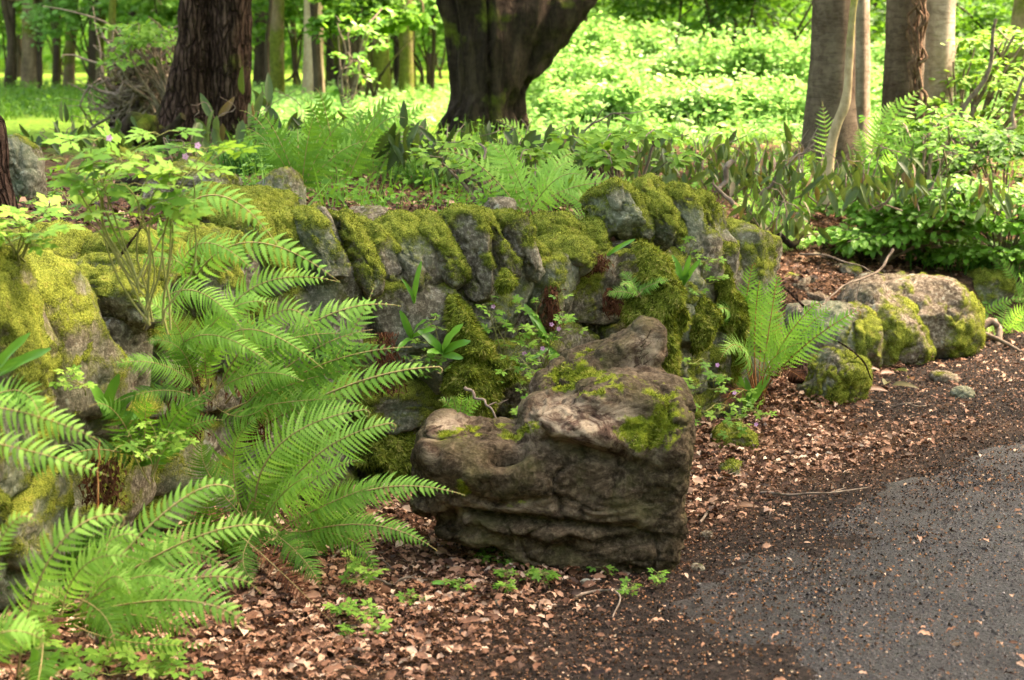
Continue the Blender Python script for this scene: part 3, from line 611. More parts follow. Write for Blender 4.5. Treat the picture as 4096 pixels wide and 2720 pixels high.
def smooth(V, F, it=8):
    E = np.concatenate([F[:, [0, 1]], F[:, [1, 2]], F[:, [2, 3]], F[:, [3, 0]]]); c = np.bincount(E.ravel(), minlength=len(V)).astype(float)
    for _ in range(it):
        S = np.zeros_like(V); np.add.at(S, E[:, 0], V[E[:, 1]]); np.add.at(S, E[:, 1], V[E[:, 0]]); V = V * .4 + .6 * S / c[:, None]
    return V
def ell(c, r, rx=0, ry=0, rz=0, e=2.6, lvl=4):
    V, F = ICO[lvl]; V = V / (np.abs(V) ** e).sum(1, keepdims=True) ** (1 / e); V = V * np.array(r)
    if rx: V = rot(V, 'x', rx)
    if ry: V = rot(V, 'y', ry)
    if rz: V = rot(V, 'z', rz)
    return V + np.array(c), F
YS = 5.14
def sp(px, py, y=YS): return aty(px, py, y)
u = YS / FPX * 1.02
parts = []
def SE(px, py, w, h, dpt, y=YS, **k): parts.append(ell(sp(px, py, y), (w / 2 * u, dpt / 2, h / 2 * u), **k))
# body: broad flat face, raised right block, left shoulder, low hollow log
SE(545, 474, 246, 80, .42, e=5)
SE(632, 470, 118, 176, .44, e=5, ry=.02)
SE(652, 450, 76, 90, .46, e=4)
SE(575, 425, 100, 70, .40, e=4, ry=-.45)
SE(548, 440, 66, 36, .36, e=3.5, ry=-.25)
SE(606, 398, 70, 44, .38, e=4, ry=-.15)
SE(640, 400, 62, 40, .38, e=4, ry=.25)
SE(672, 424, 34, 44, .36, e=3)
SE(470, 455, 100, 50, .36, e=4, ry=-.08)
SE(446, 436, 40, 30, .24, e=3.5)
SE(432, 468, 34, 46, .26, e=3)
SE(560, 508, 250, 50, .42, y=YS - .01, e=4, ry=.10)
SE(620, 536, 120, 46, .36, y=YS - .04, e=4, ry=.16)
SE(458, 503, 96, 20, .32, y=YS - .03, e=4, ry=.03)
SE(652, 556, 50, 46, .34, y=YS - .02, e=4)
SE(585, 552, 120, 26, .30, y=YS, ry=.16, e=3)
SE(530, 532, 190, 34, .30, y=YS - .03, ry=.13, e=3.5)
SE(570, 548, 160, 34, .34, y=YS - .03, ry=.15, e=3.5)
# rear limb with the broken end
SE(598, 368, 100, 40, .28, y=YS + .32, ry=-.32, e=4)
SE(630, 352, 64, 34, .22, y=YS + .30, ry=-.42, e=8)
SE(648, 345, 24, 44, .20, y=YS + .30, ry=.12, e=9)
SE(562, 386, 60, 34, .26, y=YS + .30, ry=-.3, e=3.5)
SE(620, 400, 100, 80, .34, y=YS + .25, e=4)
V, F = blob_union(parts, .0075); V = smooth(V, F, 5); Nn = qn(V, F)
px_, py_ = proj(V)
def gauss(px, py, rx, ry, a=0):
    dx, dy = px_ - px, py_ - py; c, s = math.cos(a), math.sin(a); X, Y = dx * c + dy * s, -dx * s + dy * c
    return np.exp(-((X / rx) ** 2 + (Y / ry) ** 2))
d_dummy = 0
front = ss(-.1, .5, -Nn[:, 1])
flow = V.copy(); flow[:, 2] += .18 * fbm(V * 2.2, 81, 3)
d1 = fbm(flow * np.array([3.0, 3.0, 13.0]), 82, 4, .55); d2 = fbm(flow * np.array([9, 9, 42]), 83, 4, .6); d3 = fbm(V * 5.5, 84, 4)
d4 = fbm(flow * np.array([22, 22, 80]), 87, 3, .6)
rg = np.abs(fbm(flow * np.array([2.6, 2.6, 9.0]), 85, 3))
zone = np.clip(gauss(580, 530, 130, 24, .14) + gauss(470, 512, 70, 14) + gauss(590, 425, 90, 26, .2) * .7, 0, 1)
disp = .003 * d1 + .004 * d2 + .030 * d3 + .004 * d4 + .020 * fbm(V * 2.6, 88, 2) - .022 * ss(.06, 0, np.abs(fbm(V * 3.6, 89, 3))) + zone * (.005 * d1 + .009 * d2 + .006 * d4 - .007 * ss(.10, 0, rg)) + .012 * np.abs(fbm(V * 8, 96, 3))
vv = fbm(V * 20, 90, 3); disp += .007 * vv - .007 * ss(.1, 0, np.abs(fbm(V * 14, 92, 2))) + .005 * fbm(V * 42, 94, 3)
# knots, hollows and the flowing overgrown rim, in metres of relief
def add(px, py, rx, ry, amt, a=0):
    global disp; disp = disp + amt * gauss(px, py, rx, ry, a) * front
add(508, 455, 28, 18, .02, -.35); add(508, 457, 16, 8, -.17, -.35)            # open knot hole
add(600, 438, 60, 14, .045, .25); add(585, 452, 60, 7, -.05, .28)                 # lip above a fold
add(655, 440, 8, 34, -.05, .25); add(664, 432, 16, 40, .02)
add(560, 524, 90, 5, -.04, .10); add(470, 521, 60, 7, -.09, .02)
add(620, 470, 5, 40, -.025, .2); add(545, 485, 26, 12, .018); add(610, 500, 20, 14, .016); add(450, 462, 20, 18, .035); add(430, 452, 10, 12, .03); add(470, 478, 10, 10, .02); add(590, 462, 10, 8, .018); add(492, 472, 8, 7, .015)
add(640, 545, 30, 5, -.02, .16)
crack = ss(.35, .0, np.abs(fbm(flow * np.array([1.8, 1.8, 30]), 86, 3))) * (gauss(580, 525, 110, 26, .14) + gauss(470, 508, 60, 14))
disp -= .022 * crack
V = V + Nn * disp[:, None]; Nn = qn(V, F)
V[:, 2] = np.maximum(V[:, 2], -.06)
px_, py_ = proj(V)
n6 = fbm(V * 13, 91, 4, .6)
ms = .06 + .22 * n6 + .25 * np.clip(Nn[:, 2], 0, 1) * (fbm(V * 4, 93, 2) + .5)
for a_ in [(640, 432, 26, 22, .8), (600, 395, 40, 8, .25), (663, 400, 24, 14, .75), (503, 430, 44, 9, .8), (455, 432, 26, 8, .55), (541, 495, 34, 14, .55), (463, 490, 12, 12, .75), (668, 512, 20, 14, .6), (590, 380, 40, 12, .5), (570, 374, 36, 20, .5), (610, 352, 30, 14, .5), (636, 355, 20, 20, .15), (672, 420, 20, 30, .35), (655, 560, 30, 14, .3), (610, 490, 40, 10, .25)]:
    ms = ms + a_[4] * gauss(*a_[:4]) * (.65 + .8 * n6)
ms = np.clip(ms, 0, 1)
ro = np.clip(gauss(575, 420, 80, 30, .2) * 1.2 + gauss(645, 350, 22, 22) * 1.0 + gauss(470, 510, 70, 14) * .5 + gauss(590, 515, 90, 12, .12) * .5 + gauss(445, 425, 30, 12) * .9 + gauss(430, 452, 14, 16) * .8 - .18 + .5 * fbm(V * 6, 95, 3), 0, 1)
c0 = atz(560, 570); STUMP = thing('tree_stump', 'large gnarled dead stump with broken upper limb and moss patches, lying on leaf litter', 'tree stump', (c0[0], YS, 0))
mb = MB(); mb.add(V, F); mb.build('stump_wood', M['deadwood'], STUMP, extra={'moss': ms, 'rot': ro})
T3 = np.concatenate([F[:, :3], F[:, [0, 2, 3]]])
t = tufts(V, T3, Nn, ms, 9000, 77, .012, thr=.55)
if t: t.build('moss', M['mossblade'], STUMP)
# splintered end of the upper limb and flakes of rotten wood
mb = MB(); r_ = np.random.default_rng(5)
T_SPL = np.array([(0, -.05, 0), (0, .05, .02), (.7, .04, .03), (1, 0, 0), (.75, -.04, 0)])
for px, py, n2, sg, L in [(645, 352, 50, (.03, .05, .03), .035)]:
    b = sp(px, py, YS + .22) + r_.normal(size=(n2, 3)) * np.array(sg); scatter(mb, np.array([(0, -.08, 0), (0, .08, .02), (.7, .06, .03), (1, 0, 0), (.75, -.05, 0)]), [(0, 4, 3, 2, 1)], b, nrm(np.array([.6, -.2, .75]) + r_.normal(size=(n2, 3)) * .25), np.array([0, -1, .2]) + r_.normal(size=(n2, 3)) * .4, L * r_.uniform(.4, 1, n2))
tag(mb.build('splinters', M['deadwood'], STUMP), kind='stuff')
# ------------------------------------------------------------------ trees
def flute_fn(k, amp, ph=0, low=1.0):
    def f(t, a): 
        root = max(0, 1 - t / .18) ** 2
        return 1 + amp * (np.sin(k * a + ph + 1.5 * t) * .6 + .4 * np.sin((k + 3) * a + 2 * ph)) + root * (.30 * low + .22 * low * np.sin(5 * a + ph))
    return f
def crown(mb, c, r, n, size, seed, flat=.5, hole=.1, lift=.0, zf=.4):
    """leaf sprays spread through a lumpy ellipsoid"""
    r_ = np.random.default_rng(seed); r = np.asarray(r, float); m = max(6, n // 60)
    cc = nrm(r_.normal(size=(m, 3))) * (r_.random((m, 1)) ** .45); cc = cc[(fbm(cc * 1.9 + seed, seed, 2) > -hole)] if m > 12 else cc
    k = r_.integers(0, len(cc), n); sp_ = r_.uniform(.10, .24, len(cc))
    off = r_.normal(size=(n, 3)) * np.array([1, 1, zf]); p = cc[k] + off * sp_[k, None] * (1 / (r / r.mean()))
    p = p * r + np.asarray(c); az = r_.random(len(cc)) * 6.28
    d = np.stack([np.cos(az[k]), np.sin(az[k]), 0 * az[k]], 1) + r_.normal(size=(n, 3)) * np.array([.8, .8, .3]); d[:, 2] -= .25
    nn = np.array([0, 0, 1.0]) + r_.normal(size=(n, 3)) * flat
    tone = np.clip(r_.beta(2, 2, len(cc))[k] + r_.normal(size=n) * .13, 0, 1)
    scatter(mb, T_LEAF, F_LEAF, p, d, nn, size * r_.uniform(.7, 1.3, n), tone)
def limbs(mb, p0, tips, r0, seed):
    for q, t in enumerate(tips):
        P = wob(bez(p0, (np.array(p0) + t) / 2 + np.array([0, 0, .12]), t, 9), .12, seed + q); tube(mb, P, np.linspace(r0, .006, 9), 6, amp=.01, seed=seed)
# --- big forked tree in the middle
B = ontop(487, 133); TY = B[1]; tu = TY / FPX
T1 = thing('forked_tree', 'massive dark fluted tree whose trunk forks into a limb leaning right, centre of the bank', 'tree', (B[0], TY, B[2]))
def tp(px, py, dy=0): return aty(px, py, TY + dy)
parts = []
def stem(pts, rad, seg=40, **k):
    m = MB(); tube(m, np.array(pts), rad, seg, **k); parts.append((np.concatenate(m.v), [f for ff in m.f for f in ff.tolist()]))
stem([tp(478, 185), tp(480, 140), tp(483, 110), tp(487, 80), tp(487, 50), tp(483, 20), tp(478, -40), tp(470, -120)], np.array([62, 43, 33, 31, 31, 32, 32, 28]) * tu)
stem([tp(505, 170), tp(508, 140), tp(510, 110), tp(514, 80), tp(528, 50), tp(552, 22), tp(578, -2), tp(610, -40), tp(660, -110)], np.array([34, 22, 16, 16, 21, 20, 16, 15, 12]) * tu)
stem([tp(458, 175), tp(458, 140), tp(460, 100), tp(460, 60), tp(457, 20), tp(444, -30), tp(436, -100)], np.array([24, 13, 11, 10, 12, 12, 12]) * tu)
stem([tp(498, 90, -.05), tp(500, 60, -.06), tp(512, 30, -.04), tp(530, 0, 0), tp(536, -60, .1)], np.array([20, 26, 25, 20, 18]) * tu)
stem([tp(524, 172), tp(524, 130), tp(521, 100), tp(524, 74), tp(536, 52)], np.array([16, 9, 7, 9, 12]) * tu, seg=20)
V, F = blob_union(parts, .028); V = smooth(V, F, 6); Nn = qn(V, F)
V = V + Nn * (.07 * fbm(V * np.array([7, 7, 1.3]) + .6 * fbm(V * 2, 60, 2)[:, None], 61, 3) + .035 * fbm(V * 4, 66, 3) - .085 * ss(.14, 0, np.abs(fbm(V * np.array([4.5, 4.5, .7]), 62, 2))) + .022 * fbm(V * np.array([14, 14, 3]), 63, 3) + .02 * fbm(V * 6, 64, 2))[:, None]
mb = MB(); mb.add(V, F); mb.build('trunk', M['bark_dark'], T1)
# --- twin conifer-like trunks at left: two trees grown side by side
def trunk(name, label, pxs, mat, y=None, seed=1, foot=None, seg=48, amp=.02, fk=(4, .05), cat='tree', group=None, freq=5, mid=0, crownspec=None, top=4.5, low=1.0):
    """pxs: list of (px centre, py, width px) from the foot up"""
    B = ontop(pxs[0][0], pxs[0][1]) if y is None else aty(pxs[0][0], pxs[0][1], y); y = B[1]
    base = np.array([B[0], y, min(B[2], h1(B[0], y))])
    P = [aty(a, b, y) for a, b, w in pxs]; Rr = [w / 2 / FPX * y for a, b, w in pxs]
    P.insert(0, P[0] + np.array([0, 0, -.25])); Rr.insert(0, Rr[0] * 1.05)
    d = (P[-1] - P[-2]) / np.linalg.norm(P[-1] - P[-2]); L = top - P[-1][2]
    P.append(P[-1] + d * L * .5 + np.array([.05, 0, 0])); Rr.append(Rr[-1] * .9); P.append(P[-1] + d * L * .5); Rr.append(Rr[-1] * .85)
    P = np.array(P); q = np.linspace(0, 1, len(P)); qq = np.linspace(0, 1, 60 if seg > 20 else 24)
    PS = np.stack([np.interp(qq, q, P[:, k]) for k in range(3)], -1); RS = np.interp(qq, q, Rr)
    for _ in range(2): PS[1:-1] = (PS[:-2] + PS[2:] + 2 * PS[1:-1]) / 4
    o = thing(name, label, cat, base, group); mb = MB()
    tube(mb, PS, RS, seg, amp=amp, freq=freq, seed=seed, flute=flute_fn(fk[0], fk[1], seed, low)); mb.build('trunk', M[mat], o)
    return o, PS[-1], RS[-1]
TL, tl, _ = trunk('furrowed_tree', 'left trunk of the dark pair, leaning, its foot spreading out left into moss', [(180, 142, 78), (186, 120, 60), (190, 95, 48), (194, 60, 40), (197, 20, 36), (200, -20, 35)], 'bark_red', seed=11, group='pair of dark furrowed trunks', amp=.03)
TR, tr, _ = trunk('furrowed_tree', 'right trunk of the dark pair, upright with rough cracked reddish bark', [(230, 142, 50), (229, 125, 42), (230, 100, 40), (231, 60, 41), (232, 20, 41), (232, -20, 41)], 'bark_red', seed=12, group='pair of dark furrowed trunks', amp=.025)
# --- beeches at right
R1, r1, _ = trunk('beech_tree', 'smooth grey-brown beech trunk behind the thin pale sapling', [(832, 170, 64), (831, 135, 54), (831, 100, 49), (833, 60, 45), (834, 20, 43), (834, -20, 42)], 'bark_beech', y=10.6, seed=21, amp=.012, fk=(3, .05), freq=2.2)
R2, r2, _ = trunk('beech_tree', 'brown beech trunk with a rope-like dead ivy stem climbing it', [(902, 165, 44), (902, 130, 42), (903, 80, 40), (905, 40, 39), (907, -20, 38)], 'bark_beech', y=10.9, seed=22, amp=.012, fk=(3, .05), freq=2.2)
R3, r3, _ = trunk('beech_tree', 'lighter beech trunk fused to the right of the ivy-roped trunk', [(932, 165, 42), (932, 120, 38), (934, 60, 36), (937, 0, 34), (938, -20, 34)], 'bark_beech_sunlit', y=11.15, seed=23, amp=.012, fk=(3, .06), freq=2.2)
trunk('beech_tree', 'pale sunlit beech trunk half hidden behind the grey-brown one and the crooked sapling', [(857, 160, 32), (857, 125, 27), (858, 80, 25), (858, 40, 24), (858, -20, 24)], 'bark_beech_sunlit', y=11.4, seed=27, amp=.012, fk=(3, .05), freq=2.2)
mb = MB()
for k in range(10):
    P = [aty(918 + 3.2 * math.sin(k * 1.9 + t * 4 + k) + (k - 3) * .8 + 6 * (t ** 2) - 3, 118 - t * 150, 10.55 + .02 * (k % 3)) for t in np.linspace(0, 1, 26)]
    tube(mb, wob(P, .035, 30 + k, 9), np.linspace(.012, .007, 26) * rng.uniform(.6, 1.3), 6, amp=.008, freq=30, seed=k)
iv = thing('ivy_vine', 'rope-like brown dead ivy stem twisting up the right-hand beech trunk', 'vine', aty(918, 118, 10.55)); mb.build('vine_stem', M['stalk_vine'], iv)
SA, _, _ = trunk('sapling', 'thin pale crooked sapling stem in front of the beech', [(828, 160, 11), (833, 135, 10), (839, 118, 9), (845, 108, 10), (848, 90, 9), (849, 60, 9), (851, 30, 8), (855, -10, 8)], 'bark_far_pale', y=9.7, seed=24, seg=12, amp=.008, fk=(3, .02), top=4, low=.1)
RE1, _, _ = trunk('woodland_tree', 'grey trunk with a pale sunlit side at the right edge behind the shrubs', [(1016, 128, 26), (1018, 80, 22), (1024, 0, 20)], 'bark_far', y=13, seed=25, seg=20)
LE1, _, _ = trunk('mossy_tree', 'rough bark trunk cut off by the left edge, mossy at its foot', [(-16, 195, 58), (-16, 160, 44), (-14, 130, 38), (-26, 110, 30), (-34, 60, 26), (-40, 0, 24)], 'bark_red', y=6.9, seed=26, seg=30, amp=.03)
# unseen crowns, set well off their trunks to shade the near ground and bank
for o, c, r, n, sd in [(R1, (4.6, 8.0, 8.2), (3.4, 2.8, 1.7), 9000, 1), (R3, (7.0, 8.6, 9.4), (3.6, 2.8, 2.0), 9000, 2), (T1, (1.4, 11.4, 8.8), (4.6, 3.6, 1.8), 14000, 3), (TL, (.4, 13.5, 8.4), (3.8, 3.0, 1.6), 9000, 4), (R2, (6.6, 5.2, 8.8), (3.6, 2.8, 1.6), 8000, 5), (LE1, (-.4, 8.0, 8.4), (3.4, 2.8, 1.6), 7000, 6)]:
    mb = MB(); crown(mb, c, r, int(n * (.45 if sd in (1, 2, 5) else .7)), .15, 700 + sd, .35, .5); cw = mb.build('crown', M['woodleaf'], o)
    mb = MB(); b0 = np.array([o['_w'][0], o['_w'][1], 4.3]); rr = np.random.default_rng(sd)
    limbs(mb, b0, [np.array(c) + rr.normal(size=3) * np.array(r) * .45 for _ in range(7)], .06, sd * 10); mb.build('branch', M['bark_far_dark'], o)
# --- trunks of the wood beyond (overview pixels: x of foot, foot y, width, x at top)
FAR = [(28, 190, 20, 26, 'bark_far_dark', 'thin dark trunk nearest the left edge of the far wood'), (68, 192, 36, 70, 'bark_far', 'mossy trunk second from the left edge'), (90, 190, 14, 92, 'bark_far_dark', 'thin dark trunk half hidden behind the second mossy trunk'),
       (130, 194, 20, 130, 'bark_far', 'slim grey trunk between two mossy trunks in the far left wood'), (158, 198, 26, 168, 'bark_far', 'yellow-mossed trunk leaning slightly right in the far left wood'), (222, 203, 34, 220, 'bark_far_dark', 'dark double-looking trunk with ivy left of the root plate'),
       (252, 172, 12, 256, 'bark_far_dark', 'very thin dark stem just right of the ivied dark trunk'), (288, 215, 48, 322, 'bark_far', 'brown trunk leaning right behind the tangled root plate'), (366, 200, 40, 356, 'bark_far_pale', 'pale grey trunk directly behind the root plate'),
       (603, 190, 36, 606, 'bark_far_dark', 'dark trunk just right of the furrowed pair'), (638, 240, 34, 638, 'bark_far', 'moss-yellowed trunk left of the pale straight one'), (722, 232, 46, 722, 'bark_far_pale', 'pale tan straight trunk lit by the sun, midway between the two big trees'),
       (768, 190, 34, 770, 'bark_far_dark', 'dark reddish trunk right of the pale tan one'), (806, 222, 38, 812, 'bark_far_dark', 'brown trunk with a forked low branch left of the big forked tree'), (880, 226, 38, 876, 'bark_far', 'mossy grey trunk with knots left of the big forked tree'),
       (938, 232, 32, 936, 'bark_far', 'blurred grey trunk second to the left of the big forked tree'), (990, 205, 12, 990, 'bark_far_dark', 'thin dark pole hugging the left side of the big forked tree'), (44, 160, 12, 46, 'bark_far_dark', 'distant pole between the first two left-edge trunks'),
       (500 * 1.0 + 1, 150, 1, 500, None, ''), (1350, 100, 16, 1346, 'bark_far_dark', 'thin dark stem behind the sunlit shrubs right of the forked limb'), (1660, 60, 40, 1640, 'bark_far_dark', 'dark trunk in shade above the sunlit clearing'), (1790, 80, 30, 1760, 'bark_far_dark', 'dark leaning limb-like trunk left of the grey-brown beech'),
       (2010, 140, 26, 2016, 'bark_far_dark', 'dark trunk showing between the two beech groups'), (2240, 150, 34, 2230, 'bark_far_dark', 'dark trunk behind the leafy shrubs right of the fused beeches')]
for k, (x, yb, w, xt, mt, lb) in enumerate(FAR):
    if mt is None: continue
    y = {True: 19.0, False: 24.0}[yb > 215]
    if yb < 175: y = 30.0
    if x > 1300: y = 25.0
    o, tipp, rr_ = trunk('woodland_tree', lb, [(x * K, yb * K + 1, w * K * 1.15), (x * K + (xt - x) * K * .4, yb * K * .6, w * K), (xt * K, 0, w * K * .94), (xt * K + (xt - x) * K * .3, -20, w * K * .9)], mt, y=y, seed=100 + k, seg=14, amp=.015, fk=(3, .05), top=8.5, group='trunks of the wood beyond the bank')
    mb = MB(); crown(mb, (tipp[0] + rng.uniform(-1, 1), y, 7.2), (2.6, 2.4, 1.8), 1500, .24, 800 + k, .5, .3); mb.build('crown', M['woodleaf'], o)
    mb = MB(); mid = np.array([x and aty(x * K, 30, y)[0], y, 2.1]); rr = np.random.default_rng(k); limbs(mb, mid, [mid + rr.normal(size=3) * np.array([.9, .6, .5]) + np.array([0, 0, .5]) for _ in range(3)], .022, k * 3)
    mb.build('branch', M[mt], o)
r_ = np.random.default_rng(77)
for k in range(16):
    x = [8, 55, 100, 118, 137, 172 - 60, 268, 281, 296, 318, 338, 362, 372, 398, 412, 432][k]; w = r_.uniform(4, 9); y = r_.uniform(18, 25)
    trunk('woodland_tree', 'slender far trunk, one of many alike in the depth of the wood', [(x, 84, w * 1.15), (x + r_.normal() * 2, 40, w), (x + r_.normal() * 4, 0, w * .9), (x + r_.normal() * 4, -20, w * .85)], ['bark_far_dark', 'bark_far_dark', 'bark_far'][k % 3], y=y, seed=300 + k, seg=10, amp=.01, top=8.0, group='slender trunks deep in the wood')
# --- understory sprays and bushes: things between 13 and 30 m
def bush(name, label, px, y, w, ztop, n, size, mat, seed, zbot=None, flat=.6, group=None, cat='bush', hole=.15, dp=.6, stems=3):
    x = pxx(px, y, 1.5); g = h1(x, y); o = thing(name, label, cat, (x, y, g), group); z0 = g if zbot is None else zbot
    mb = MB(); c = np.array([x, y, (z0 + ztop) / 2]); crown(mb, c, (w / 2, w / 2 * dp, (ztop - z0) / 2), n, size, seed, flat, hole, zf=.85 if mat == 'sunleaf' else .45); mb.build('foliage', M[mat], o)
    mb = MB(); r_ = np.random.default_rng(seed)
    for q in range(stems):
        tip = c + r_.normal(size=3) * np.array([w * .2, w * .1, (ztop - z0) * .2]); tube(mb, wob(bez((x + r_.normal() * .1, y, g - .1), (x + (tip[0] - x) * .3, y, (g + tip[2]) / 2), tip, 10), .1, seed + q), np.linspace(.022, .006, 10), 6)
    mb.build('stem', M['bark_far_dark'], o); return o
# bright bushes in the clearing, tier behind tier
k = 0
CL = [(600, 13.2, .8, 1.12), (610, 12.4, 1.0, 1.14), (665, 12.7, 1.0, 1.1), (720, 12.5, 1.0, 1.12), (775, 12.6, .9, 1.12), (575, 14.5, 1.3, 1.35), (640, 14.2, 1.5, 1.15), (705, 14.4, 1.6, 1.1), (770, 14.0, 1.4, 1.15), (600, 16.5, 1.6, 1.65), (665, 16.8, 1.6, 1.55), (730, 16.6, 1.6, 1.5), (795, 16.5, 1.4, 1.5), (560, 18, 1.5, 1.8),
      (625, 19, 2.0, 1.95), (700, 19.2, 2.0, 1.85), (770, 19, 2.0, 1.85), (860, 17, 1.4, 1.7), (880, 15, 1.0, 1.3), (585, 21.5, 2.0, 2.0), (655, 22, 2.2, 2.05), (735, 22.5, 2.2, 2.0), (810, 21.5, 2.2, 2.05), (900, 20, 2, 2.0), (830, 14.2, 1.2, 1.2)]
for px, y, w, zt in CL:
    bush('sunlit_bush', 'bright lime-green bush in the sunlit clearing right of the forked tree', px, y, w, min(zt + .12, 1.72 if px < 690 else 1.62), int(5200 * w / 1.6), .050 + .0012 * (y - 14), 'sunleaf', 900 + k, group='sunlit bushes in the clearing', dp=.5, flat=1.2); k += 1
# leafy understory of the wood on the left and centre
UL = [(12, 25, 2.4), (60, 28, 2.4), (110, 26, 2.6), (150, 24, 2.4), (195, 30, 2.6), (262, 26, 2.2), (290, 22, 2.2), (330, 28, 2.4), (350, 21, 1.9), (390, 25, 2.4), (425, 20, 1.7), (430, 28, 2.4), (40, 34, 3.0), (130, 34, 3.0), (220, 34, 3.0), (310, 34, 3.0), (400, 34, 3.0), (480, 30, 3.0), (540, 32, 3.0), (85, 22, 1.6), (175, 20, 1.6), (370, 17, 1.2), (560, 26, 2.4)]
for i, (px, y, w) in enumerate(UL):
    m_ = 'sunleaf' if i % 3 == 1 else 'woodleaf'
    bush('understory_tree', 'leafy young beech in the green wood seen between the trunks', px, y, w, 1.1 + .05 * y + rng.uniform(.2, .9), 1900, .085 + .0015 * (y - 17), m_, 1000 + i, zbot=1.42 + rng.uniform(0, .3), group='young beeches between the far trunks', cat='tree', hole=.35, flat=.55)
DK = [(640, 20, 2.0), (676, 18, 1.8), (720, 17.5, 1.6), (770, 18, 1.8), (800, 19, 2.0), (690, 22, 3), (750, 21, 2.4), (875, 22, 2.0), (965, 18, 2.4), (1015, 16, 2.2), (1000, 20, 3.0), (940, 22, 2.6), (780, 29, 3.4), (880, 28, 3.4), (990, 27, 3.4)]
for i, (px, y, w) in enumerate(DK):
    lo = (1.62 if px > 640 else 1.85) if px < 800 else .95
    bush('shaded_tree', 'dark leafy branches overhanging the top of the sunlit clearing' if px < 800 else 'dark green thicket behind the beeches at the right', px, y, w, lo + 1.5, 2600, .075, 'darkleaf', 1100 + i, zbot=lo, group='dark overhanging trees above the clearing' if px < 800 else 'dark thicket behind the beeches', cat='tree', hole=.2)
# far wood: one mass that closes the view, plus an added leaf screen behind the camera
mb = MB(); r_ = np.random.default_rng(3); n = 60000
an = r_.uniform(-.62, .62, n); rd = r_.uniform(36, 52, n); zz = .6 + r_.random(n) ** 1.1 * 8.5; p = np.stack([np.sin(an) * rd, np.cos(an) * rd, zz], 1)
kp = fbm(p * np.array([.5, .5, .7]), 5, 3) > -.32; p = p[kp]; n = len(p)
scatter(mb, T_LEAF, F_LEAF, p, r_.normal(size=(n, 3)) * np.array([1, 1, .5]), r_.normal(size=(n, 3)) + np.array([0, -.4, .8]), r_.uniform(.22, .45, n), np.clip(.42 + 1.1 * fbm(p * .6, 8, 3) + r_.normal(size=n) * .1, 0, 1))
m = 26000; an = r_.uniform(1.15, 5.1, m); rd = r_.uniform(11, 15, m); p = np.stack([np.sin(an) * rd, np.cos(an) * rd + 1, r_.random(m) * 9], 1)  # added unseen leaf curtain behind the camera, blocks low sky light
scatter(mb, T_LEAF, F_LEAF, p, r_.normal(size=(m, 3)), r_.normal(size=(m, 3)) + np.array([0, 0, .8]), r_.uniform(.22, .45, m), r_.random(m) * .8)
an = np.linspace(-3.14, 3.14, 60); V = [];  # backing ring carried round unseen behind the camera to cut low sky light
for z, rr0 in ((-1, 60), (4, 61), (9, 63), (13, 68)): V.append(np.stack([np.sin(an) * rr0, np.cos(an) * rr0, an * 0 + z + 1.2 * fbm(np.stack([an * 6, an * 0 + z, an * 0], -1), 4, 3)], -1))
V = np.array(V); a, b = np.meshgrid(np.arange(3), np.arange(59), indexing='ij'); mb.add(V.reshape(-1, 3), np.stack([a * 60 + b, a * 60 + b + 1, (a + 1) * 60 + b + 1, (a + 1) * 60 + b], -1).reshape(-1, 4), .2)
tag(mb.build('distant_woods_and_screen', M['woodleaf']), 'green mass of distant woodland closing the view behind the trunks, with an added unseen leaf screen behind the camera', 'woodland', kind='stuff')
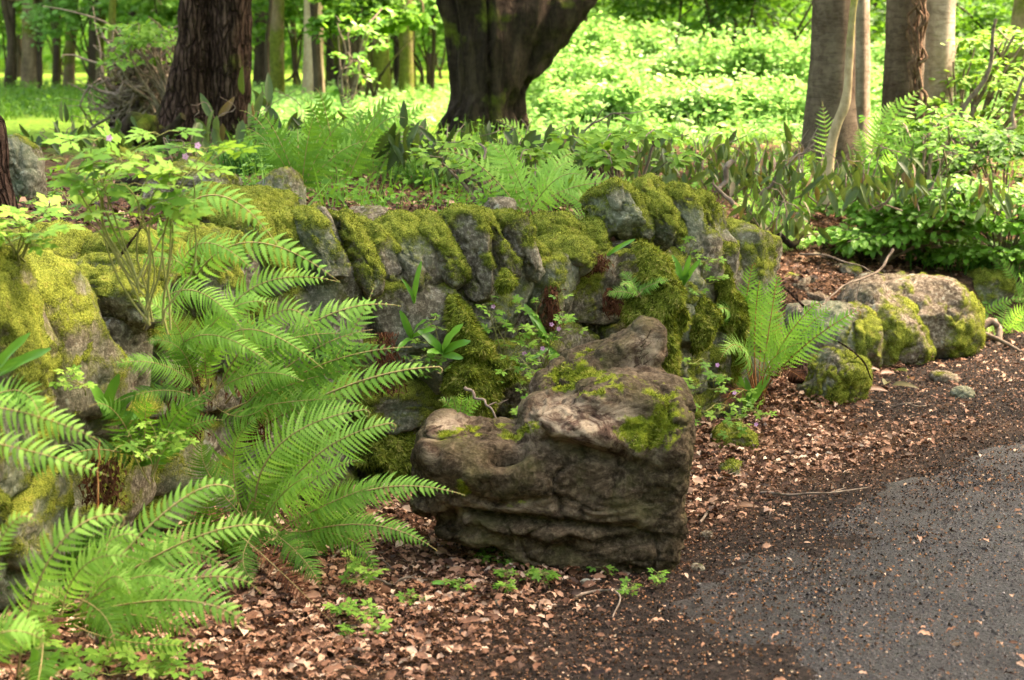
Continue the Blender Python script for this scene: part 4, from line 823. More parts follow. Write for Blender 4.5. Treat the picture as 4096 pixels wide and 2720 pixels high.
# ------------------------------------------------------------------ ferns
def frond_geo(mb, P, hw, npairs=26, npin=9, seed=0, droop=.25, bare=.14, up=None, tone=.5, curl=0.0, asp=.42):
    """P: curve of the rachis, hw: half width in metres"""
    r_ = np.random.default_rng(seed); P = np.asarray(P, float); n = len(P)
    if curl:
        T_ = nrm(P[-1] - P[-3]); L_ = np.linalg.norm(np.diff(P, axis=0), axis=1).sum(); a = np.linspace(0, 4.2, 9)[1:]
        rad = curl * L_ * np.exp(-a * .28); dn = nrm(np.cross(np.cross(T_, [0, 0, -1.0]), T_)); q = [P[-1]]
        for i in range(1, 9): q.append(q[-1] + rad[i - 1] * .5 * (T_ * math.cos(a[i - 1]) + dn * math.sin(a[i - 1])))
        P = np.vstack([P, q[1:]]); n = len(P)
    T = nrm(np.gradient(P, axis=0)); U = np.array([0, -1.0, .75]) if up is None else np.asarray(up, float)
    S = nrm(np.cross(T, U)); Nn = nrm(np.cross(S, T))
    cum = np.concatenate([[0], np.cumsum(np.linalg.norm(np.diff(P, axis=0), axis=1))]); L = cum[-1]; cum = cum / L
    tube(mb, P, np.linspace(.0032, .0009, n) * max(.6, min(1.6, L / .6)), 4, mat=1, cap=False)
    t = bare + (1 - bare) * (np.linspace(0, 1, npairs) ** .93) * .985
    prof = np.sin(np.pi * np.clip(((t - bare) / (1 - bare)) ** .72 * .93 + .10, 0, 1)) ** .75; prof = np.maximum(prof, .06)
    def at(A): return np.stack([np.interp(t, cum, A[:, k]) for k in range(3)], -1)
    p0, tt, s0, n0 = at(P), nrm(at(T)), nrm(at(S)), nrm(at(Nn))
    spac = L * (1 - bare) / npairs; m = 2 * npin + 1; u = np.linspace(0, 1, m); tooth = np.where(np.arange(m) % 2 == 1, 1.0, .36)
    for sg in (-1, 1):
        ln = hw * prof * r_.uniform(.86, 1.08, npairs) * np.where(r_.random(npairs) < .07, r_.uniform(.25, .7, npairs), 1); fw = .22 + .40 * t + r_.normal(size=npairs) * .06
        D = nrm(s0 * sg + tt * fw[:, None] + n0 * r_.uniform(-.10, .25, npairs)[:, None]); dp = droop * r_.uniform(.6, 1.4, npairs)
        q = p0[:, None] + D[:, None] * (u[None, :, None] * ln[:, None, None]) - n0[:, None] * (dp[:, None] * (u ** 2)[None] * ln[:, None])[..., None] + tt[:, None] * (.12 * (u ** 2)[None, :, None] * ln[:, None, None])
        C = nrm(np.cross(n0, D) + n0 * r_.normal(size=npairs)[:, None] * .25)
        w = np.minimum(spac * .52, ln * asp * .75)[:, None] * (1.02 - u[None] ** 1.5) * tooth[None]
        e1 = q + C[:, None] * w[..., None] + D[:, None] * (w * .5)[..., None] - n0[:, None] * (w * .22)[..., None]; e2 = q - C[:, None] * w[..., None] + D[:, None] * (w * .5)[..., None] - n0[:, None] * (w * .22)[..., None]
        V = np.stack([e1, q, e2], 2).reshape(-1, 3); k0 = (np.arange(npairs) * m * 3)[:, None] + (np.arange(m - 1) * 3)[None]; k0 = k0.ravel()
        F = np.concatenate([np.stack([k0, k0 + 1, k0 + 4, k0 + 3], 1), np.stack([k0 + 1, k0 + 2, k0 + 5, k0 + 4], 1)])
        mb.add(V, F, np.clip(np.repeat(tone + r_.normal(size=npairs) * .13, m * 3) + r_.normal(size=npairs * m * 3) * .05, 0, 1))
def fern(name, label, base, fronds, mat='fern', stalk='stalk', group=None, seed=0, npin=9, npairs=26, cat='fern', dead=None):
    o = thing(name, label, cat, base, group)
    for k, f in enumerate(fronds):
        mb = MB(); rk = np.random.default_rng(seed * 77 + k); kw = dict(npin=npin, npairs=int(npairs * rk.uniform(.82, 1.12)), seed=seed * 50 + k, tone=rk.uniform(.25, .72), droop=rk.uniform(.15, .5)); kw.update(f.get('kw', {}))
        frond_geo(mb, f['P'], f['w'], **kw); mb.build('frond', [M[f.get('mat', mat)], M[stalk]], o)
    return o
def dfr(lst, y0=None):                # frond traced in overview pixels: (x0,y0,Y0, xm,ym,Ym, x1,y1,Y1, halfwidth px, kw)
    out = []
    for a in lst:
        P = bez(aty(a[0] * K, a[1] * K, a[2]), aty(a[3] * K, a[4] * K, a[5]), aty(a[6] * K, a[7] * K, a[8]), 22)
        out.append(dict(P=P, w=a[9] * K / FPX * a[5], kw=(a[10] if len(a) > 10 else {}), mat=(a[11] if len(a) > 11 else 'fern')))
    return out
C_ = dict(curl=.05)
# bottom-left fern, growing from the foot of the wall
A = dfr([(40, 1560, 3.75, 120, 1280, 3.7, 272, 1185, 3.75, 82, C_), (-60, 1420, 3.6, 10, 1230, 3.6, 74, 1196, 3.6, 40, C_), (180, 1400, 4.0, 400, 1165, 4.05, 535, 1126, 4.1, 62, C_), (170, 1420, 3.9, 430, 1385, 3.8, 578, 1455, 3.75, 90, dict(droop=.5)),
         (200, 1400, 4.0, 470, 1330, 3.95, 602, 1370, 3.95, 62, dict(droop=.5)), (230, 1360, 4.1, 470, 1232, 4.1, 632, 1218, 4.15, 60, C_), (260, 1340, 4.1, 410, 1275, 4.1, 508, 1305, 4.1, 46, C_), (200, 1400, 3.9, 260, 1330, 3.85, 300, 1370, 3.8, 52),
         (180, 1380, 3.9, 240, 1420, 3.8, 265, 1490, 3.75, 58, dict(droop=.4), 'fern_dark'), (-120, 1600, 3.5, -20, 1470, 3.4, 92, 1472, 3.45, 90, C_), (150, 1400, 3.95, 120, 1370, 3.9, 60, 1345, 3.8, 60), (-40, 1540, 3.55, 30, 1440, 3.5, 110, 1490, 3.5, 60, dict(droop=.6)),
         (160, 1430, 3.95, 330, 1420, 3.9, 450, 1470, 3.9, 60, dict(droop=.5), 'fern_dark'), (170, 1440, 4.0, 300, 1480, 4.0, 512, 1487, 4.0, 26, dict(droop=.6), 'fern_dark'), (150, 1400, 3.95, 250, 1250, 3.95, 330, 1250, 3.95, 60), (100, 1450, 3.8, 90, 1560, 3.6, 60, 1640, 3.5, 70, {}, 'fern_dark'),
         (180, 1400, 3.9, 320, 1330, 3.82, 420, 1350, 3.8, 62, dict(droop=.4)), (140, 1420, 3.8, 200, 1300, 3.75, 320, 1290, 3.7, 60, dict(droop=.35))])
fern('fern', 'big blurred pale-green fern filling the lower left corner, its frond tips curling', atz(75, 632), A, seed=1, npairs=24)
Bf = dfr([(-90, 930, 3.9, 80, 958, 3.85, 232, 1018, 3.85, 62, dict(droop=.4)), (-80, 1010, 3.85, 90, 1045, 3.8, 252, 1098, 3.8, 58, dict(droop=.5)), (-60, 940, 3.9, 40, 900, 3.9, 90, 960, 3.8, 50)])
fern('fern', 'fern with two pale fronds reaching in from the left edge across the mossy wall', aty(-40, 415, 4.1), Bf, seed=2, npairs=20)
# middle fern, arching from the foot of the wall beside the stump
C2 = dfr([(590, 1200, 4.95, 640, 1030, 4.85, 842, 944, 4.8, 84, dict(curl=.03)), (620, 1200, 4.95, 730, 1050, 4.8, 902, 975, 4.75, 92, dict(curl=.03)), (640, 1210, 4.95, 720, 1110, 4.8, 830, 1060, 4.7, 80), (660, 1220, 4.95, 860, 1128, 4.75, 1072, 1142, 4.7, 56, dict(droop=.45)),
          (660, 1240, 4.9, 850, 1210, 4.75, 1008, 1270, 4.7, 50, dict(droop=.5)), (560, 1190, 5.0, 540, 1040, 4.95, 600, 960, 4.9, 80), (580, 1190, 5.0, 690, 1000, 4.95, 820, 930, 4.95, 80, {}, 'fern_dark'), (570, 1200, 4.9, 480, 1090, 4.85, 470, 1010, 4.8, 60, {}, 'fern_dark'),
          (600, 1210, 4.9, 660, 1130, 4.7, 720, 1100, 4.6, 74), (640, 1220, 4.9, 760, 1160, 4.8, 890, 1110, 4.75, 60), (620, 1220, 4.9, 700, 1290, 4.7, 740, 1360, 4.65, 60, {}, 'fern_dark'), (640, 1230, 4.9, 800, 1240, 4.8, 870, 1330, 4.75, 54, {}, 'fern_dark'), (560, 1210, 4.95, 620, 1100, 4.9, 760, 1010, 4.85, 84, {}, 'fern_dark'), (590, 1220, 4.9, 560, 1290, 4.75, 590, 1340, 4.7, 60, {}, 'fern_dark')])
fern('fern', 'large arching fern left of the dead stump, fronds overlapping toward its left shoulder', atz(262, 536), C2, seed=3, npairs=34, npin=10)
fern('dead_fern', 'pale withered fern frond slanting down to the litter below the arching fern', atz(330, 620), dfr([(560, 1240, 4.55, 660, 1330, 4.45, 770, 1440, 4.4, 34, dict(asp=.2), 'fern_dead')]), seed=33, npairs=30)
# upper fern, rooted half way up the wall
D = dfr([(560, 1010, 5.25, 800, 890, 5.0, 1012, 846, 4.95, 66, dict(droop=.45, curl=.02)), (540, 980, 5.3, 720, 850, 5.1, 950, 800, 5.05, 62, {}, 'fern_dark'), (520, 930, 5.3, 720, 745, 5.1, 925, 706, 5.1, 62, dict(droop=.35)), (660, 980, 5.3, 790, 800, 5.2, 862, 662, 5.25, 78, {}),
         (460, 880, 5.1, 560, 760, 4.95, 745, 850, 4.9, 50, dict(droop=.4)), (380, 860, 5.0, 470, 772, 4.9, 628, 842, 4.85, 46, dict(droop=.45)), (330, 760, 5.0, 430, 668, 4.9, 560, 760, 4.85, 54, dict(droop=.45)), (440, 880, 5.0, 400, 740, 4.9, 300, 690, 4.85, 56), (460, 900, 5.0, 370, 840, 4.85, 250, 842, 4.8, 50), (460, 920, 5.0, 370, 900, 4.85, 262, 930, 4.8, 44, {}, 'fern_dark'),
         (480, 900, 5.1, 560, 680, 5.0, 782, 650, 5.0, 60, dict(droop=.3)), (500, 900, 5.1, 640, 720, 5.0, 740, 790, 5.0, 60, dict(droop=.3)), (490, 920, 5.1, 620, 800, 5.05, 800, 770, 5.05, 66, {}, 'fern_dark'), (520, 950, 5.15, 690, 880, 5.1, 830, 850, 5.05, 70, {}, 'fern_dark'), (480, 900, 5.1, 480, 760, 5.0, 540, 690, 5.0, 60),
         (520, 960, 5.1, 640, 930, 5.05, 790, 920, 5.0, 60, {}, 'fern_dark'), (500, 940, 5.05, 560, 960, 4.95, 620, 930, 4.9, 50, {}, 'fern_dark'), (450, 890, 5.0, 410, 800, 4.9, 330, 790, 4.85, 50, {}, 'fern_dark'), (540, 960, 5.15, 700, 820, 5.05, 860, 760, 5.05, 66, {}, 'fern_dark'), (470, 900, 5.0, 420, 960, 4.9, 400, 1000, 4.85, 44, {}, 'fern_dark'),
         (500, 900, 5.1, 600, 860, 4.95, 700, 880, 4.9, 60, {}), (430, 850, 5.0, 520, 720, 4.9, 640, 700, 4.9, 56, dict(droop=.35))])
fern('fern', 'dense broad fern rooted half way up the wall, its fronds spreading over the coping foot', aty(205, 400, 5.3), D, seed=4, npairs=32, npin=9)
E = dfr([(330, 640, 5.1, 470, 452, 5.0, 640, 565, 4.95, 56, dict(droop=.4)), (420, 700, 5.1, 560, 560, 5.0, 785, 652, 4.95, 62, dict(droop=.35)), (400, 660, 5.1, 470, 560, 5.0, 600, 640, 4.95, 46, dict(droop=.4)), (400, 700, 5.1, 420, 610, 5.0, 300, 600, 4.9, 40, {}, 'fern_dark')])
fern('fern', 'fern with two long pale fronds drooping over the mossy coping at upper left', aty(150, 300, 5.15), E, seed=5, npairs=26)
# ferns grown from a point with fronds thrown out round about
def shuttle(name, label, base, n, L, hw, seed, mat='fern', spread=(0, 360), lean=(35, 65), npairs=19, npin=6, stalk='stalk', group=None, bare=.14, droop=.2, curlp=0.0, arch=.35):
    r_ = np.random.default_rng(seed); base = np.asarray(base, float); fr = []
    for k in range(n):
        az = R(spread[0] + (spread[1] - spread[0]) * (k + r_.uniform(.1, .9)) / n); el = R(r_.uniform(*lean)); l = L * r_.uniform(.75, 1.1)
        d = np.array([math.cos(az) * math.cos(el), math.sin(az) * math.cos(el), math.sin(el)])
        tip = base + d * l; mid = base + d * l * .52 + np.array([0, 0, l * arch * .35]); tip[2] -= l * arch * .25
        fr.append(dict(P=bez(base + r_.normal(size=3) * .015, mid, tip, 16), w=hw * r_.uniform(.85, 1.1), kw=dict(bare=bare, droop=droop, tone=r_.uniform(.3, .7), curl=(.05 if r_.random() < curlp else 0))))
    return fern(name, label, base, fr, mat=mat, stalk=stalk, seed=seed, npairs=npairs, npin=npin, group=group)
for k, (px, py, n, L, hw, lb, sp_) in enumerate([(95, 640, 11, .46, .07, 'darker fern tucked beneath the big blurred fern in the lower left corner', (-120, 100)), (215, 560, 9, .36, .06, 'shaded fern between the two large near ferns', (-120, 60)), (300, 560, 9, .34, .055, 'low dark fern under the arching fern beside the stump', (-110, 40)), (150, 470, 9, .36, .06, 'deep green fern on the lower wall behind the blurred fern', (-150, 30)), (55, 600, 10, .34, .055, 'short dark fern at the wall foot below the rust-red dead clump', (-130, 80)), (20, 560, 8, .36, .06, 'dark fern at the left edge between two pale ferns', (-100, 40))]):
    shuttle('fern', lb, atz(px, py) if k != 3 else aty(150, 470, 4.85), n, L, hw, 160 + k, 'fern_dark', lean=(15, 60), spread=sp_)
g = atz(772, 405); g = ontop(772, 392)
fern('fern', 'upright shuttlecock fern with orange-brown stalks standing between the wall end and the squat rock', g, dfr([
    (1740, 905, 7.02, 1715, 780, 7.02, 1735, 610, 6.97, 44, dict(bare=.3, curl=.03, asp=.2)), (1745, 905, 7.02, 1740, 780, 7.00, 1750, 650, 6.92, 46, dict(bare=.3, curl=.03)), (1752, 905, 7.02, 1770, 780, 6.92, 1792, 640, 6.87, 48, dict(bare=.28, curl=.03)), (1760, 905, 7.02, 1800, 800, 6.87, 1880, 700, 6.77, 48, dict(bare=.25, curl=.04)),
    (1762, 905, 7.02, 1840, 810, 6.87, 1975, 716, 6.77, 42, dict(bare=.28, curl=.03)), (1764, 905, 7.02, 1830, 790, 6.92, 1925, 702, 6.92, 42, dict(bare=.3)), (1740, 905, 7.02, 1700, 740, 6.92, 1650, 720, 6.77, 48, dict(bare=.3)), (1736, 905, 7.02, 1705, 800, 6.82, 1660, 830, 6.67, 46, dict(bare=.3)),
    (1750, 905, 7.07, 1755, 760, 7.07, 1762, 640, 7.12, 48, dict(bare=.3)), (1756, 905, 7.02, 1780, 830, 6.82, 1850, 790, 6.67, 46, dict(bare=.28)), (1745, 905, 7.02, 1725, 820, 6.77, 1700, 800, 6.62, 46, dict(bare=.35)), (1758, 905, 7.02, 1790, 850, 6.92, 1860, 880, 6.72, 38, dict(bare=.25), 'fern_dead'), (1735, 908, 7.02, 1690, 900, 6.82, 1670, 950, 6.67, 34, dict(bare=.2), 'fern_dead')]),
    stalk='stalk_brown', seed=6, npairs=26, npin=6)
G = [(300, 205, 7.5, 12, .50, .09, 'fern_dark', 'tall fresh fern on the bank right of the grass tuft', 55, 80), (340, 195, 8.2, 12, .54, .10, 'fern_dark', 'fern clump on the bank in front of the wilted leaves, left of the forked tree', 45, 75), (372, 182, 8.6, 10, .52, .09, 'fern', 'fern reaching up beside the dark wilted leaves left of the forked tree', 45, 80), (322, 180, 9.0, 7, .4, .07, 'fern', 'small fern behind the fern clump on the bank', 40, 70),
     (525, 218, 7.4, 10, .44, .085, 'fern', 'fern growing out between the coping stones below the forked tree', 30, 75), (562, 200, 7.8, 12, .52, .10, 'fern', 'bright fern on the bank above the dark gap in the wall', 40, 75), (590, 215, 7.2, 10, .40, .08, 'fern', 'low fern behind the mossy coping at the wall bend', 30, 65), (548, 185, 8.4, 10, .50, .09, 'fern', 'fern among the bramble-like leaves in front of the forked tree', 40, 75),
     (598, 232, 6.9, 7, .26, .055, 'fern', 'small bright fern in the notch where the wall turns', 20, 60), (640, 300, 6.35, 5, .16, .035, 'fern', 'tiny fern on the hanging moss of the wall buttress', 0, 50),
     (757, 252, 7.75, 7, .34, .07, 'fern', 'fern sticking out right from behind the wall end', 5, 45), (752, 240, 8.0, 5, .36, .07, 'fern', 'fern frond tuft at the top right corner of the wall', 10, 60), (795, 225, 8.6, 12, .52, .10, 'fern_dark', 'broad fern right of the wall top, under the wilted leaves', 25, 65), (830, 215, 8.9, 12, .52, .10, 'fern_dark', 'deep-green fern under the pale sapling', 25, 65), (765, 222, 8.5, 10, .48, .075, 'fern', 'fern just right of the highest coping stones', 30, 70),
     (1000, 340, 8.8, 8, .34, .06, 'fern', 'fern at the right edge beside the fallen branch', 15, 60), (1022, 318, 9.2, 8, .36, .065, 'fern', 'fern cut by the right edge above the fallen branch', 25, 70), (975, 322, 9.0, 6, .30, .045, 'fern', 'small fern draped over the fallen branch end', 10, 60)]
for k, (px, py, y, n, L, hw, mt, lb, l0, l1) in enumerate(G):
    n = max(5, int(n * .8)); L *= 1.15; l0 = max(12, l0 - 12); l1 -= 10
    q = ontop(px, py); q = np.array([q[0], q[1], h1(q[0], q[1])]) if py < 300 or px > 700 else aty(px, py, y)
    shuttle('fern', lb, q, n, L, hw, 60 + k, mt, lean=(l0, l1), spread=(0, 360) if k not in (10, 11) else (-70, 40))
fern('fern', 'single upright lacy frond in front of the grey-brown beech trunk', ontop(828, 172), [dict(P=bez(aty(829, 178, 9.9), aty(826, 135, 9.8), aty(822, 101, 9.85), 16), w=.085, kw=dict(asp=.16, bare=.1))], seed=90, npairs=20, npin=6)
fern('fern', 'tall yellowish ferns leaning in front of the ivy-roped beech', ontop(880, 175), [dict(P=bez(aty(872, 180, 9.8), aty(890, 125, 9.8), aty(923, 88, 9.85), 16), w=.10), dict(P=bez(aty(868, 180, 9.8), aty(878, 130, 9.8), aty(898, 98, 9.85), 16), w=.10), dict(P=bez(aty(878, 185, 9.7), aty(900, 150, 9.6), aty(930, 130, 9.6), 16), w=.09), dict(P=bez(aty(868, 180, 9.8), aty(862, 150, 9.8), aty(858, 125, 9.85), 16), w=.06)], seed=91, npairs=22, npin=6)
fern('fern', 'far sunlit fern with three yellow fronds just left of the forked tree', ontop(415, 105), [dict(P=bez(aty(420, 104, 15), aty(410, 92, 15), aty(405, 82, 15), 12), w=.07), dict(P=bez(aty(425, 104, 15), aty(421, 90, 15), aty(416, 80, 15), 12), w=.07), dict(P=bez(aty(430, 104, 15), aty(432, 92, 15), aty(440, 85, 15), 12), w=.07)], seed=92, npairs=14, npin=4)
fern('fern', 'small fern against the moss in the gap behind the stump, left of the crooked twig', aty(458, 425, 5.75), [dict(P=bez(aty(458, 428, 5.72), aty(455 + 6 * i, 405, 5.7), aty(450 + 12 * i, 392 + 4 * abs(i - 1), 5.66), 12), w=.03) for i in range(-1, 4)], seed=93, npairs=12, npin=4)
# ------------------------------------------------------------------ dead fern skirts on the wall
for k, (px, py, h, w, y, lb) in enumerate([(386, 362, 60, 16, 5.82, 'rusty dead fern skirt hanging left of the moss mound on the wall'), (552, 305, 40, 9, 6.2, 'rust-brown dead fern tangle in the middle of the wall face'), (103, 480, 46, 22, 4.75, 'crumbling rust-red dead fern clump on the lower left of the wall'), (190, 400, 70, 24, 5.1, 'brown dead fern tangle under the broad wall fern'), (612, 300, 24, 7, 6.4, 'dead fern strands hanging from the dark gap in the wall'), (750, 398, 16, 24, 7.1, 'dead brown fern bases under the upright fern'), (255, 415, 60, 16, 5.2, 'rusty fern litter hanging behind the arching ferns'), (595, 262, 16, 14, 6.4, 'dry brown fern bases in the notch of the wall top')]):
    o = thing('dead_fern', lb, 'dead fern', aty(px, py, y), 'dead fern skirts hanging on the wall'); mb = MB(); r_ = np.random.default_rng(k); n = 420
    c = np.array([aty(px + r_.normal() * w * .45, py - h / 2 + h * r_.random(), y + r_.uniform(-.05, .06)) for _ in range(n)])
    d = nrm(np.array([0, -.2, -1]) + r_.normal(size=(n, 3)) * .5); scatter(mb, T_LIT, F_LIT, c, d, r_.normal(size=(n, 3)), r_.uniform(.008, .024, n), wid=r_.uniform(.008, .02, n)); 
    mb.build('dead_fronds', M['fern_dead'], o); mb = MB()
    for _ in range(14):
        p = aty(px + r_.normal() * w * .4, py - h * .5, y); q = aty(px + r_.normal() * w * .6, py + h * .4 + 10 * r_.random(), y - .04); tube(mb, wob(bez(p, (p + q) / 2 + np.array([r_.normal() * .02, -.03, 0]), q, 9), .015, k + _), .0016, 4)
    mb.build('stalk', M['fern_dead'], o)
# ------------------------------------------------------------------ leafy herbs
def herb(name, label, base, stems, leaf=.04, seed=0, mat='herb', flowers=0, group=None, cat='plant', tmpl=None, perl=2):
    """stems: list of 3-D tip points"""
    r_ = np.random.default_rng(seed); base = np.asarray(base, float); o = thing(name, label, cat, base, group); ms, ml, mf = MB(), MB(), MB(); T_, F_ = tmpl or (T_PALM, F_PALM)
    for k, tip in enumerate(stems):
        tip = np.asarray(tip, float); L = np.linalg.norm(tip - base); P = wob(bez(base + r_.normal(size=3) * .01, base * .45 + tip * .55 + np.array([r_.normal() * .1 * L, 0, .08 * L]), tip, 12), .02 * L * 3, seed + k); tube(ms, P, np.linspace(.0024, .0011, 12) * (leaf / .04) ** .5, 5, cap=False)
        for i in range(perl):
            q = P[int(11 - i * 2.2 - r_.random())] if i else P[-1]; m = 3 if i == 0 else 2
            for a in range(m):
                az = r_.random() * 6.28; d = np.array([math.cos(az), math.sin(az) - .25, r_.uniform(-.1, .35)]); d = nrm(d); l = leaf * r_.uniform(.7, 1.15); e = q + d * l * r_.uniform(.5, 1.1); tube(ms, np.array([q, (q + e) / 2 + [0, 0, .1 * l], e]), .0008, 4, cap=False)
                scatter(ml, T_, F_, e[None], d[None], (np.array([0, -.45, 1]) + r_.normal(size=3) * .3)[None], l)
    for _ in range(flowers):
        tip = np.asarray(stems[r_.integers(len(stems))]) + r_.normal(size=3) * np.array([.03, .02, .01]) + np.array([0, 0, .025])
        for a in range(5):
            az = a * 1.257; scatter(mf, T_KITE * np.array([1, 1.3, 1]), F_KITE, tip[None], np.array([[math.cos(az), -.3, math.sin(az)]]), np.array([[0, -1, .2]]), .010)
    ms.build('stem', M['stem'], o); ml.build('foliage', M[mat], o)
    if flowers: mf.build('flower', M['petal'], o)
    return o
def tips(lst, y): return [aty(a * K, b * K, y + rng.uniform(-.06, .06)) for a, b in lst]
herb('herb_robert', 'tall blurred lobed-leaf herb before the coping at upper left, topped by a pale flower', aty(140, 290, 4.4), tips([(235, 330), (205, 380), (270, 360), (240, 430), (290, 420), (180, 350)], 4.35), .07, 1, flowers=1)
herb('herb_robert', 'blurred lobed-leaf herb whose top reaches the foot of the dark twin trees', aty(150, 320, 4.5), tips([(360, 310), (400, 385), (330, 390), (350, 470), (420, 460), (310, 490), (300, 340)], 4.45), .075, 2, flowers=1)
herb('herb_robert', 'lobed-leaf herb with a pink flower beside the right twin trunk', aty(165, 330, 4.5), tips([(470, 330), (500, 340), (440, 390), (480, 365)], 4.45), .07, 3, flowers=2)
herb('herb_robert', 'low blurred herb at the left edge on top of the wall', aty(20, 262, 4.6), tips([(40, 510), (90, 500), (20, 560), (110, 520), (60, 540), (0, 500)], 4.55), .07, 4)
herb('herb_robert', 'small herb with yellow-green leaves below the dark upright rock', ontop(55, 222), tips([(150, 470), (165, 450), (140, 490), (175, 480)], 6.2), .045, 5)
herb('herb_robert', 'herb on the wall face right of the moss mound, pale leaves on thin stems', aty(505, 380, 6.05), tips([(1130, 690), (1180, 690), (1150, 740), (1170, 790), (1240, 760), (1220, 830), (1250, 880), (1130, 720)], 5.98), .032, 6, flowers=2)
herb('herb_robert', 'herb with pink buds in the cleft of the wall above the stump', aty(545, 370, 6.1), tips([(1250, 700), (1300, 730), (1270, 770), (1330, 760), (1290, 690), (1260, 820)], 6.03), .032, 7, flowers=3)
herb('herb_robert', 'thin herb straggling down the wall between the moss mound and the cleft', aty(520, 350, 6.02), tips([(1180, 850), (1200, 900), (1215, 790), (1190, 760), (1230, 860), (1170, 880)], 5.92), .032, 17, perl=3)
herb('herb_robert', 'little leafy herb above the glossy strap-leaved rosette', aty(438, 345, 5.92), tips([(970, 790), (1000, 740), (1020, 850), (980, 860), (950, 840)], 5.84), .03, 18, perl=3)
herb('herb_robert', 'small trailing herb on the stones under the highest coping', aty(700, 290, 6.8), tips([(1600, 560), (1640, 600), (1660, 640), (1590, 640), (1620, 680)], 6.68), .03, 19, perl=3)
herb('herb_robert', 'feathery herb peeping over the stump left of its raised shoulder', aty(535, 420, 5.75), tips([(1235, 920), (1210, 950), (1250, 940), (1220, 970)], 5.7), .03, 8)
herb('herb_robert', 'bright herb right of the stump at the foot of the hanging moss', atz(702, 425) , tips([(1610, 830), (1640, 870), (1600, 900), (1650, 910), (1620, 950), (1660, 880), (1680, 940), (1600, 950)], 6.3), .035, 9, flowers=2)
herb('herb_robert', 'sprawling herb in the litter between the stump and the upright fern', atz(735, 430), tips([(1700, 960), (1740, 940), (1720, 990), (1690, 1000), (1760, 970), (1650, 970)], 6.4), .032, 10, flowers=1)
herb('herb_robert', 'small leafy herb against the lichen at the foot of the blurred mossy wall', aty(88, 392, 4.7), tips([(160, 860), (185, 890), (150, 880)], 4.65), .035, 11)
herb('herb_robert', 'lobed-leaf herb under the broad wall fern', aty(150, 480, 4.7), tips([(350, 980), (390, 1000), (330, 1040), (420, 1020), (300, 1000)], 4.65), .03, 12)
herb('herb_robert', 'weedy green herb in the litter under the arching fern', atz(345, 590), tips([(800, 1300), (830, 1340), (860, 1320), (810, 1380), (840, 1300)], 4.75), .035, 13)
herb('herb_robert', 'nettle-like herb low in the bottom left corner', atz(150, 672), tips([(330, 1500), (370, 1530), (280, 1520), (420, 1540), (240, 1560), (320, 1560)], 4.0), .05, 14)
herb('herb_robert', 'low yellow-green weed on the brown soil at the bottom left edge', atz(40, 650), tips([(90, 1480), (140, 1500), (60, 1450), (30, 1500), (110, 1440)], 4.1), .04, 15, perl=3)
herb('herb_robert', 'weed with small lobed leaves under the lowest blurred fronds', atz(105, 655), tips([(200, 1500), (240, 1490), (260, 1540), (180, 1540)], 4.2), .04, 16, perl=3)
SEED = [(1115, 1245, 'on a thin stem under the hollow of the stump'), (1130, 1285, 'under the hollow log, leaves in a star'), (1165, 1300, 'just right of the star-leaved one'), (1100, 1300, 'nearest the fern tip'), (1200, 1310, 'mid-way along the stump foot'), (1175, 1335, 'clustered in front of the stump foot'), (1245, 1305, 'touching the stump foot'), (1170, 1365, 'in the litter well in front of the stump'), (1270, 1345, 'on bare litter right of the cluster'), (1225, 1340, 'between two larger seedlings'),
        (1400, 1320, 'with reddish stem below the stump end'), (1480, 1300, 'growing against the lower right end of the stump'), (1515, 1345, 'at the tip of the stump by the road'), (1435, 1370, 'farthest out before the stump end'), (830, 1430, 'with large leaves at lower left litter'), (850, 1460, 'in the litter lowest left'), (790, 1420, 'beside the withered frond'), (950, 1390, 'small, on the litter below the fern tips'), (1060, 1360, 'tiny, left of the green fallen leaf')]
for k, (x, y, lb) in enumerate(SEED):
    q = ontop(x * K, y * K + 5); big = 1.5 if 14 <= k <= 15 else 1.0; r_ = np.random.default_rng(k)
    herb('seedling', 'small green seedling ' + lb, q, [q + np.array([r_.normal() * .015, -.01, .03 + .02 * r_.random()]) for _ in range(2)], .024 * big, 200 + k, perl=2, group='green seedlings in the leaf litter', cat='seedling')
# hart's-tongue strap leaves
def strap(label, base, tipz, ln, seed, w=1.0, group='strap-leaved ferns on the wall'):
    o = thing('strap_fern', label, 'fern', base, group); r_ = np.random.default_rng(seed)
    for t in tipz:
        mb = MB(); d = nrm(t - base); l = np.linalg.norm(t - base) * 1.0; scatter(mb, T_STRAP * np.array([1, .8 * w, 1]), F_STRAP, base[None], d[None] + np.array([[0, 0, .18]]), (np.array([0, -1, .6]) + r_.normal(size=3) * .35)[None], l); mb.build('frond', M['strap'], o)
def st(lb, bx, by, y, tp_, seed, w=1.0): strap(lb, aty(bx * K, by * K, y), [aty(a * K, b * K, y - .08) for a, b in tp_], 1, seed, w)
st('glossy strap-leaved rosette on the wall left of the moss mound', 1020, 815, 5.85, [(985, 770), (1040, 755), (1065, 790), (1000, 810), (1050, 830)], 1, 1.5)
st('strap leaf rosette above the glossy rosette, partly behind fern fronds', 950, 780, 5.85, [(930, 740), (960, 735), (985, 760), (920, 800)], 2, 1.2)
st('upright strap leaves in a joint of the mossy wall at the right', 1575, 660, 6.62, [(1567, 605), (1585, 610), (1600, 612), (1570, 625)], 3)
st('three strap leaves standing up beside the upright fern', 1690, 720, 7.0, [(1670, 690), (1690, 685), (1720, 700), (1665, 735), (1700, 700)], 4, 1.1)
st('broad strap leaves at the foot of the upright fern', 1725, 940, 7.0, [(1700, 880), (1735, 890), (1765, 880)], 5, 1.2)
st('strap leaves drooping in the wall cleft above the stump', 1265, 800, 6.1, [(1225, 720), (1250, 735), (1280, 850), (1240, 830), (1300, 850)], 6, .9)
st('single strap leaf sticking out under the triangular mossy coping', 1400, 590, 6.35, [(1450, 562), (1420, 580)], 7, .8)
